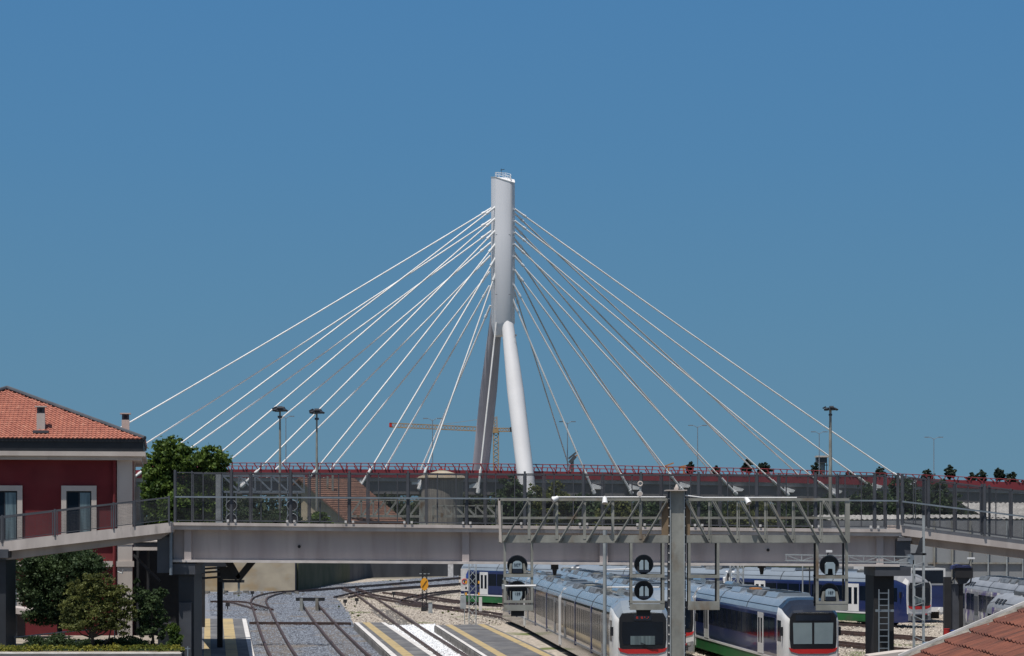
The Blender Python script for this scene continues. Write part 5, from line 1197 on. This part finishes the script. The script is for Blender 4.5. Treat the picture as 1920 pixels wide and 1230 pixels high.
# hip roof with real tiles
ex = xR+.70; ey = YW-.68; ez = wz(826)+.05
dxy = 8.08; YA = ey+dxy; apx = Vector((ex-dxy, YA, HC+(H-730)*125.7/F))
cL = Vector((apx.x-dxy, ey, ez)); cR = Vector((ex, ey, ez)); cBR = Vector((ex, 2*YA-ey, ez)); cBL = Vector((apx.x-dxy, 2*YA-ey, ez))
roof = MB().add([cL,cR,cBR,cBL,apx],[(0,1,4),(1,2,4),(2,3,4),(3,0,4)]).build('roof','tile',rbld)
def tile_face(A, B, apex, par, mat, cw=.235, ch=.36, amp=.055):
    """corrugated pantile courses on the triangle A,B,apex"""
    ux = (B-A).normalized(); mid = A.lerp(B,.5); up_ = apex-A; up_ = up_-ux*up_.dot(ux); Hh = up_.length; vy = up_.normalized(); nn = ux.cross(vy).normalized()
    W = (B-A).length; ta = (apex-A).dot(ux); vs = []; fs = []
    rows = int(Hh/ch)
    for r in range(rows):
        v0 = r*ch; v1 = v0+ch*1.06
        u0 = ta*(v0+ch*.5)/Hh; u1 = W-(W-ta)*(v0+ch*.5)/Hh
        c0 = math.ceil(u0/cw); c1 = math.floor(u1/cw); sub = 6
        for k in range((c1-c0)*sub+1):
            u_ = c0*cw+k*cw/sub; ph = 2*math.pi*((k%sub)/sub); h = amp*(.5+.5*math.cos(ph))
            jit = .012*math.sin(u_*31+r*17)
            base = A+ux*u_
            vs.append(base+vy*(v0+jit)+nn*(h+.05)); vs.append(base+vy*v1+nn*(h+.012)); vs.append(base+vy*(v0+jit)+nn*(h*.6-.005))
            if k:
                n_ = len(vs); fs.append((n_-6,n_-3,n_-2,n_-5)); fs.append((n_-4,n_-1,n_-3,n_-6))
    return MB().add(vs,fs).build('tiles',mat,par)
tile_face(cL, cR, apx, roof, 'tile'); tile_face(cR, cBR, apx, roof, 'tile')
for q in (cR, cL): MB().tube([q+Vector((0,0,.06)), apx+Vector((0,0,.12))], .13, 8).build('hip_ridge','steel_mid',roof)
def LR(p):
    d = p-Vector((xR0,YW,0)); return Vector((xR0+d.x*cR_+d.y*sR_, YW-d.x*sR_+d.y*cR_, p.z))
def chimney(px0,px1,pyt,pyb,Y,lab=None):
    a = LR(P(px0,pyt,Y)); b = LR(P(px1,pyb,Y)); Y = a.y
    c = MB().box(a.x,b.x,Y,Y+.55,b.z,a.z-.38).build('chimney','plaster_cream',roof)
    MB().box(a.x+.02,b.x-.02,Y+.02,Y+.53,a.z-.38,a.z-.04).build('vent_block','steel_mid',c)
    MB().box(a.x-.09,b.x+.09,Y-.08,Y+.63,a.z-.04,a.z+.03).build('cap','plaster_cream',c)
    MB().box(a.x+.16,b.x-.16,Y-.0,Y+.03,a.z-.3,a.z-.12).build('opening','black',c)
    return c
c1_ = chimney(68.5,84,762,812,119.75)
qa,qb = LR(P(62,812,119.3)),LR(P(91,807,119.3)); MB().box(qa.x,qb.x,qa.y-.3,qa.y+.5,qa.z,qb.z).build('flashing','steel_mid',c1_)
chimney(228,242.5,775,830,126.5)
# windows
def win(x0,x1,y0,y1,double=True):
    f = MB()
    f.box(wx(x0),wx(x0+9.5),YW-.1,YW+.06,wz(y1),wz(y0)).box(wx(x1-9.5),wx(x1),YW-.1,YW+.06,wz(y1),wz(y0)).box(wx(x0+9.5),wx(x1-9.5),YW-.1,YW+.06,wz(y0+10),wz(y0))
    fr = f.build('window_surround','plaster_cream',rbld)
    MB().box(wx(x0+9.5),wx(x1-9.5),YW+.0,YW+.055,wz(y1),wz(y0+10)).build('reveal','black',fr)
    m_ = (x0+x1)/2
    MB().box(wx(x0+12),wx(m_),YW-.02,YW-.005,wz(y1-2),wz(y0+13)).build('pane','glass_dark',fr)
    MB().box(wx(m_+2),wx(x1-12),YW-.04,YW-.005,wz(y1-2),wz(y0+13)).build('pane','glass_blue',fr)
    for x_ in (x0+10.5,m_+1,x1-10.5): MB().box(wx(x_-1.2),wx(x_+1.2),YW-.05,YW,wz(y1-1),wz(y0+11)).build('frame','dark_steel',fr)
win(-26,42,911,1016); win(115,181,911,1003)
MB().tube([(wx(214.5),YW-.12,0),(wx(214.5),YW-.12,wz(850))],.085,8).build('downpipe','plaster_red',rbld)
MB().box(wx(210),wx(219),YW-.3,YW,wz(862),wz(838)).build('hopper','plaster_cream',rbld)
MB().box(wx(-60),xR+.1,YW-.12,YW+.04,wz(1062.5),wz(1052)).build('string_course','plaster_cream',rbld)
MB().box(wx(-60),xR+.06,YW-.08,YW+.04,wz(1021),wz(1013)).build('string_course','plaster_cream',rbld)
MB().box(wx(-30),wx(30),YW-.1,YW+.04,wz(1240),wz(1075)).build('ground_window','glass_blue',rbld)
for x_ in (31,36): MB().box(wx(x_),wx(x_+6),YW-.12,YW+.03,0,wz(1110)).build('pilaster','plaster_cream',rbld)
MB().tube([LR(P(221,1072,119.6)),LR(P(229,1075,119.5)),LR(P(231,1068,119.5))],.04,6).build('spout','galv_light',rbld)
MB().box(wx(252),wx(262),YW+1.5,YW+2,wz(975),wz(912)).build('shutter','galv',rbld)

rbld.rotation_euler = (0,0,RA)
# dark platform shelter between building and pier
sc_ = thing('platform_shelter', (P(290,0,116).x,116,0), 'dark open shelter with thin pale roof edges beside the red building', 'shelter')
MB().box(P(249,0,113).x,P(345,0,113).x,113,124,P(0,1032,113).z,P(0,1026,113).z).build('roof_edge','plaster_cream',sc_)
MB().box(P(250,0,113).x,P(345,0,113).x,113.2,124,P(0,1025,113).z,P(0,1017,113).z).build('roof','dark_steel',sc_)
MB().box(P(252,0,113).x,P(345,0,113).x,113.1,124,P(0,1016.5,113).z,P(0,1014,113).z).build('roof_edge','plaster_cream',sc_)
MB().box(P(250,0,122).x,P(350,0,122).x,122,122.2,0,P(0,1030,122).z).build('back_wall','black',sc_)
for x_ in (256,275,340): MB().box(P(x_,0,116).x,P(x_+4,0,116).x,116,116.2,0,P(0,1030,116).z).build('post','black',sc_)
MB().bar(P(250,1040,114),P(300,1090,114),.12).build('brace','black',sc_)

# platform canopy hidden mostly by the girder, seen by its posts and shadow
pcn = thing('platform_canopy', (G(412,1215).x,G(412,1215).y,.55), 'dark platform canopy on black posts with a V shaped strut', 'canopy')
MB().prism([(-16.6,112,5.7),(-14.9,112,5.7),(-17.9,135.2,5.7),(-21,135.2,5.7)],(0,0,.25)).build('roof','dark_steel',pcn)
for px,py in ((412,1214),(381,1176)):
    g = G(px,py,.55); w_ = 5 if px == 412 else 2.6
    Yp = g.y; MB().box(P(px-w_,0,Yp).x,P(px+w_,0,Yp).x,Yp,Yp+.25,.5,5.7).build('post','black',pcn)
Yv = 101.6
MB().bar(P(447,1085,Yv),P(424,1045,Yv),.3,.3).bar(P(447,1085,Yv),P(482,1042,Yv),.3,.3).prism([P(414,1086,Yv-.1),P(450,1087,Yv-.1),P(432,1062,Yv-.1),P(412,1064,Yv-.1)],(0,.2,0)).build('strut','black',pcn)
MB().bar(P(410,1089,Yv),P(453,1090,Yv),.2,.12).build('crossbar','black',pcn)
lv = thing('louvre_frame', P(371,1230,104), 'tall grey post with three slanting grey louvre bars', 'post')
MB().box(P(364,0,104).x,P(376,0,104).x,104,104.3,0,P(0,1083,104).z).build('post','steel_mid',lv)
MB().box(P(369,0,103.8).x,P(374,0,103.8).x,103.8,104,P(0,1083,104).z,P(0,1056,104).z).build('post_head','steel_mid',lv)
for y_ in (1066,1073,1083.5): MB().bar(P(367,y_+1.5,103.6),P(424,y_-2.5,103.6),.14,.10).build('louvre','steel_mid',lv)

# lower ramp, planter, hedge and plants in front of the building
lr2 = thing('lower_ramp', P(60,1150,108), 'lower concrete ramp with rails beside the ground floor', 'ramp')
MB().prism([P(-40,1143,108),P(112,1160,108),P(112,1151,108),P(-40,1132,108)],(0,2,0)).build('deck_slab','fascia',lr2)
MB().bar(P(-40,1088,108),P(30,1094,108),.06).bar(P(30,1094,108),P(30,1136,108),.07).bar(P(-40,1118,108),P(30,1124,108),.04).build('handrail','galv_blue',lr2)
MB().box(P(0,0,108).x,P(30,0,108).x,108.3,110,0,P(0,1145,108).z).build('pier','dark_steel',lr2)
hr = thing('garden_railing', P(80,1210,101), 'thin metal railing sloping up behind the hedge', 'railing')
MB().tube([P(-20,1200,101),P(120,1185,101),P(240,1174,101)],.035,6).build('handrail','galv_light',hr)
for x_ in (22,29,75,120,168,215): MB().bar(P(x_,1240,101),P(x_,1197-.105*x_,101),.05).build('post','galv_blue',hr)
pl = thing('planter_wall', P(150,1230,97), 'low rough white topped wall under the hedge', 'wall')
MB().box(P(-60,0,96.6).x,P(338,0,96.6).x,96.6,97.0,0,P(0,1226,96.6).z).build('wall','fascia',pl)
MB().box(P(-60,0,96.6).x,P(339,0,96.6).x,96.55,97.05,P(0,1226,96.6).z,P(0,1224.5,96.6).z).build('coping','white_paint',pl)
struct('garden_ground', MB().prism([(P(-60,0,97).x,97.05,-.5),(P(338,0,97).x,97.05,-.5),(P(300,0,111).x,111,-.5),(P(-60,0,111).x-3,111,-.5)],(0,0,P(0,1222,97).z+.5)), 'ground')
hd = thing('hedge', P(150,1220,97.6), 'trimmed yellow green hedge along the bottom left edge', 'hedge')
leaves('foliage', [((px-960)*97.6/F, 97.6+random.uniform(-.1,.4), HC+(H-1219-random.uniform(-1.5,2))*97.6/F, .34,.4,.24) for px in range(-30,335,9)], 26000, .075, 'leaf_y', hd, 5, .2, 2600)
MB().box(P(-30,0,97).x,P(334,0,97).x,97.5,97.9,P(0,1226,97).z,P(0,1218,97).z).build('stem_mass','leaf_b',hd)
sb = thing('low_shrub', P(90,1212,99), 'low dark green shrubs behind the yellow hedge', 'shrub')
leaves('foliage', blobs_px([(70,1205,30,12,0),(110,1202,26,14,0),(150,1208,30,10,1),(235,1208,40,14,0),(270,1212,26,10,0),(190,1210,30,10,0)],99), 20000, .09, 'leaf_b', sb, 6, .2, 1200)
# dark tree
dt = blobs_px([(75,1065,45,30,0),(125,1050,45,26,1),(160,1068,40,32,0),(95,1100,50,36,0),(150,1105,40,34,0),(60,1110,30,30,1),(120,1140,50,28,0),(75,1150,30,22,0),(165,1048,24,20,1)], 104)
big_tree('dense_tree', 'dense dark green tree under the left ramp', P(110,0,104).x, 104, .18, 3.6, dt, 80000, .12, 'leaf_b', 31)
ot = blobs_px([(150,1110,26,24,0),(185,1098,28,24,0),(215,1118,28,24,0),(140,1145,26,24,0),(190,1140,34,28,0),(235,1140,24,24,0),(165,1170,34,20,0),(215,1170,30,22,0),(135,1172,20,16,0),(170,1085,16,12,0)], 98)
otree = big_tree('open_tree', 'loose olive leaved tree with a forked trunk in front of the dense one', P(172,0,98).x, 98, .11, 3.2, ot, 30000, .10, 'leaf_c', 32, 9)
MB().tube([P(176,1222,98),P(190,1212,98),P(204,1200,98),P(208,1180,98)],[.07,.06,.05,.03],7).build('fork','bark',otree)
st_ = blobs_px([(262,1115,16,16,0),(285,1130,20,18,0),(300,1112,12,12,0),(270,1150,20,18,0),(300,1160,14,16,0),(275,1180,18,16,0),(305,1185,12,14,0),(255,1090,10,8,0)], 99)
big_tree('small_tree', 'small sparse dark tree in front of the dark shelter', P(285,0,99).x, 99, .09, 3.4, st_, 14000, .11, 'leaf_b', 33, 7)
iv = thing('ivy_column', P(328,1220,98.6), 'green ivy climbing a short post beside the pier', 'ivy')
leaves('foliage', blobs_px([(325,1180,12,12,0),(330,1195,12,12,0),(326,1210,13,12,0)],98.6), 5200, .10, 'leaf_a', iv, 7, .3, 260)
MB().bar(P(327,1250,98.8),P(327,1180,98.8),.12).build('post','bark',iv)
gw = thing('garden_wall', P(305,1215,101.4), 'grey low wall piece behind the ivy', 'wall')
MB().box(P(296,0,101.4).x,P(322,0,101.4).x,101.4,101.7,0,P(0,1170,101.4).z).build('panel','galv',gw); MB().box(P(290,0,101.3).x,P(323,0,101.3).x,101.3,101.8,P(0,1170,101.4).z,P(0,1166.5,101.4).z).build('coping','plaster_cream',gw)
cr2 = thing('cross_post', P(353,1230,96), 'thin pale metal post with a crossbar at the pier foot', 'post')
MB().bar(P(352,1260,96),P(352,1212,96),.05).build('pole','galv_blue',cr2); MB().bar(P(347,1216,96),P(357,1216,96),.04).build('crossbar','galv_blue',cr2)

# ------------------------------------------------------------------ foreground tiled roof, bottom right
YT = 33.0
fr_ = thing('tiled_roof_building', (P(1850,0,YT).x,YT-3,0), 'near building corner with an old rust brown tiled roof', 'building')
V0 = P(1690,1246,YT); V1 = P(2010,1110,YT)        # verge, eave -> up slope
du = (V1-V0); Lr = du.length; dun = du.normalized(); vy = Vector((0,-1,0)); nn = dun.cross(vy); nn = nn if nn.z > 0 else -nn
basep = MB().add([V0,V1,V1+vy*6,V0+vy*6],[(0,1,2,3)]).build('roof_deck','tile_old',fr_)
vs = []; fs = []; ch = .405; rows = int(Lr/ch)+1; off = (P(1774,0,YT).x-V0.x)/dun.x % ch
for r in range(-1,rows+1):
    s0 = off+r*ch; sub = 8; cw = .215; m_ = int(5.6/cw*sub)
    for k in range(m_+1):
        y_ = k*cw/sub; ph = (k%sub)/sub
        h = .02 if ph < .2 else (.045 if ph < .38 else (.02 if ph<.6 else .0))
        col = k//sub
        jit = .008*math.sin(col*12.9+r*4.1)
        b_ = V0+vy*(y_+.02)
        vs += [b_+dun*(s0+jit)+nn*(h*.8+.065+.012*math.sin(col*7.3+r)), b_+dun*(s0+ch+.03)+nn*(h+.02), b_+dun*(s0+jit+.004)+nn*(.01)]
        if k:
            n_ = len(vs); fs.append((n_-6,n_-3,n_-2,n_-5)); fs.append((n_-4,n_-1,n_-3,n_-6))
MB().add(vs,fs).build('tiles','tile_old',fr_)
mb = MB(); rnd = random.Random(2); prof = []
nseg = 60
ringsv = []
for i in range(nseg+1):
    c = V0+dun*(Lr*i/nseg); j = lambda a: rnd.uniform(-a,a)
    ringsv.append([c+Vector((0,.24,-.02)), c+Vector((0,.22,.085)), c+Vector((0,.1+j(.015),.115+j(.008))), c+Vector((0,-.02+j(.02),.11+j(.012))), c+Vector((0,-.12+j(.05),.05+j(.015))), c+Vector((0,-.14,-.1))])
mb.loft(ringsv); mb.build('verge','mortar',fr_)
MB().prism([V0+Vector((0,.25,.135)),V1+Vector((0,.25,.135)),V1+Vector((0,.25,-.06)),V0+Vector((0,.25,-.06))],(0,.05,0)).build('verge_board','white_paint',fr_)
MB().prism([V0+Vector((.3,.1,-.3)),V1+Vector((0,.1,-.3)),Vector((V1.x,YT+.1,0)),Vector((V0.x+.3,YT+.1,0))],(0,-5,0)).build('wall','plaster_cream',fr_)
lg = thing('ledge', P(1700,1222,36), 'flat whitish wall top beside the near tiled roof', 'wall')
MB().prism([P(1630,1230,36),P(1690,1222,36),P(1790,1217,36),P(1830,1260,36),P(1630,1260,36)][::-1],(0,.5,0)).build('coping','plaster_cream',lg)

for o in bpy.data.objects:
    if '_w' in o: del o['_w']
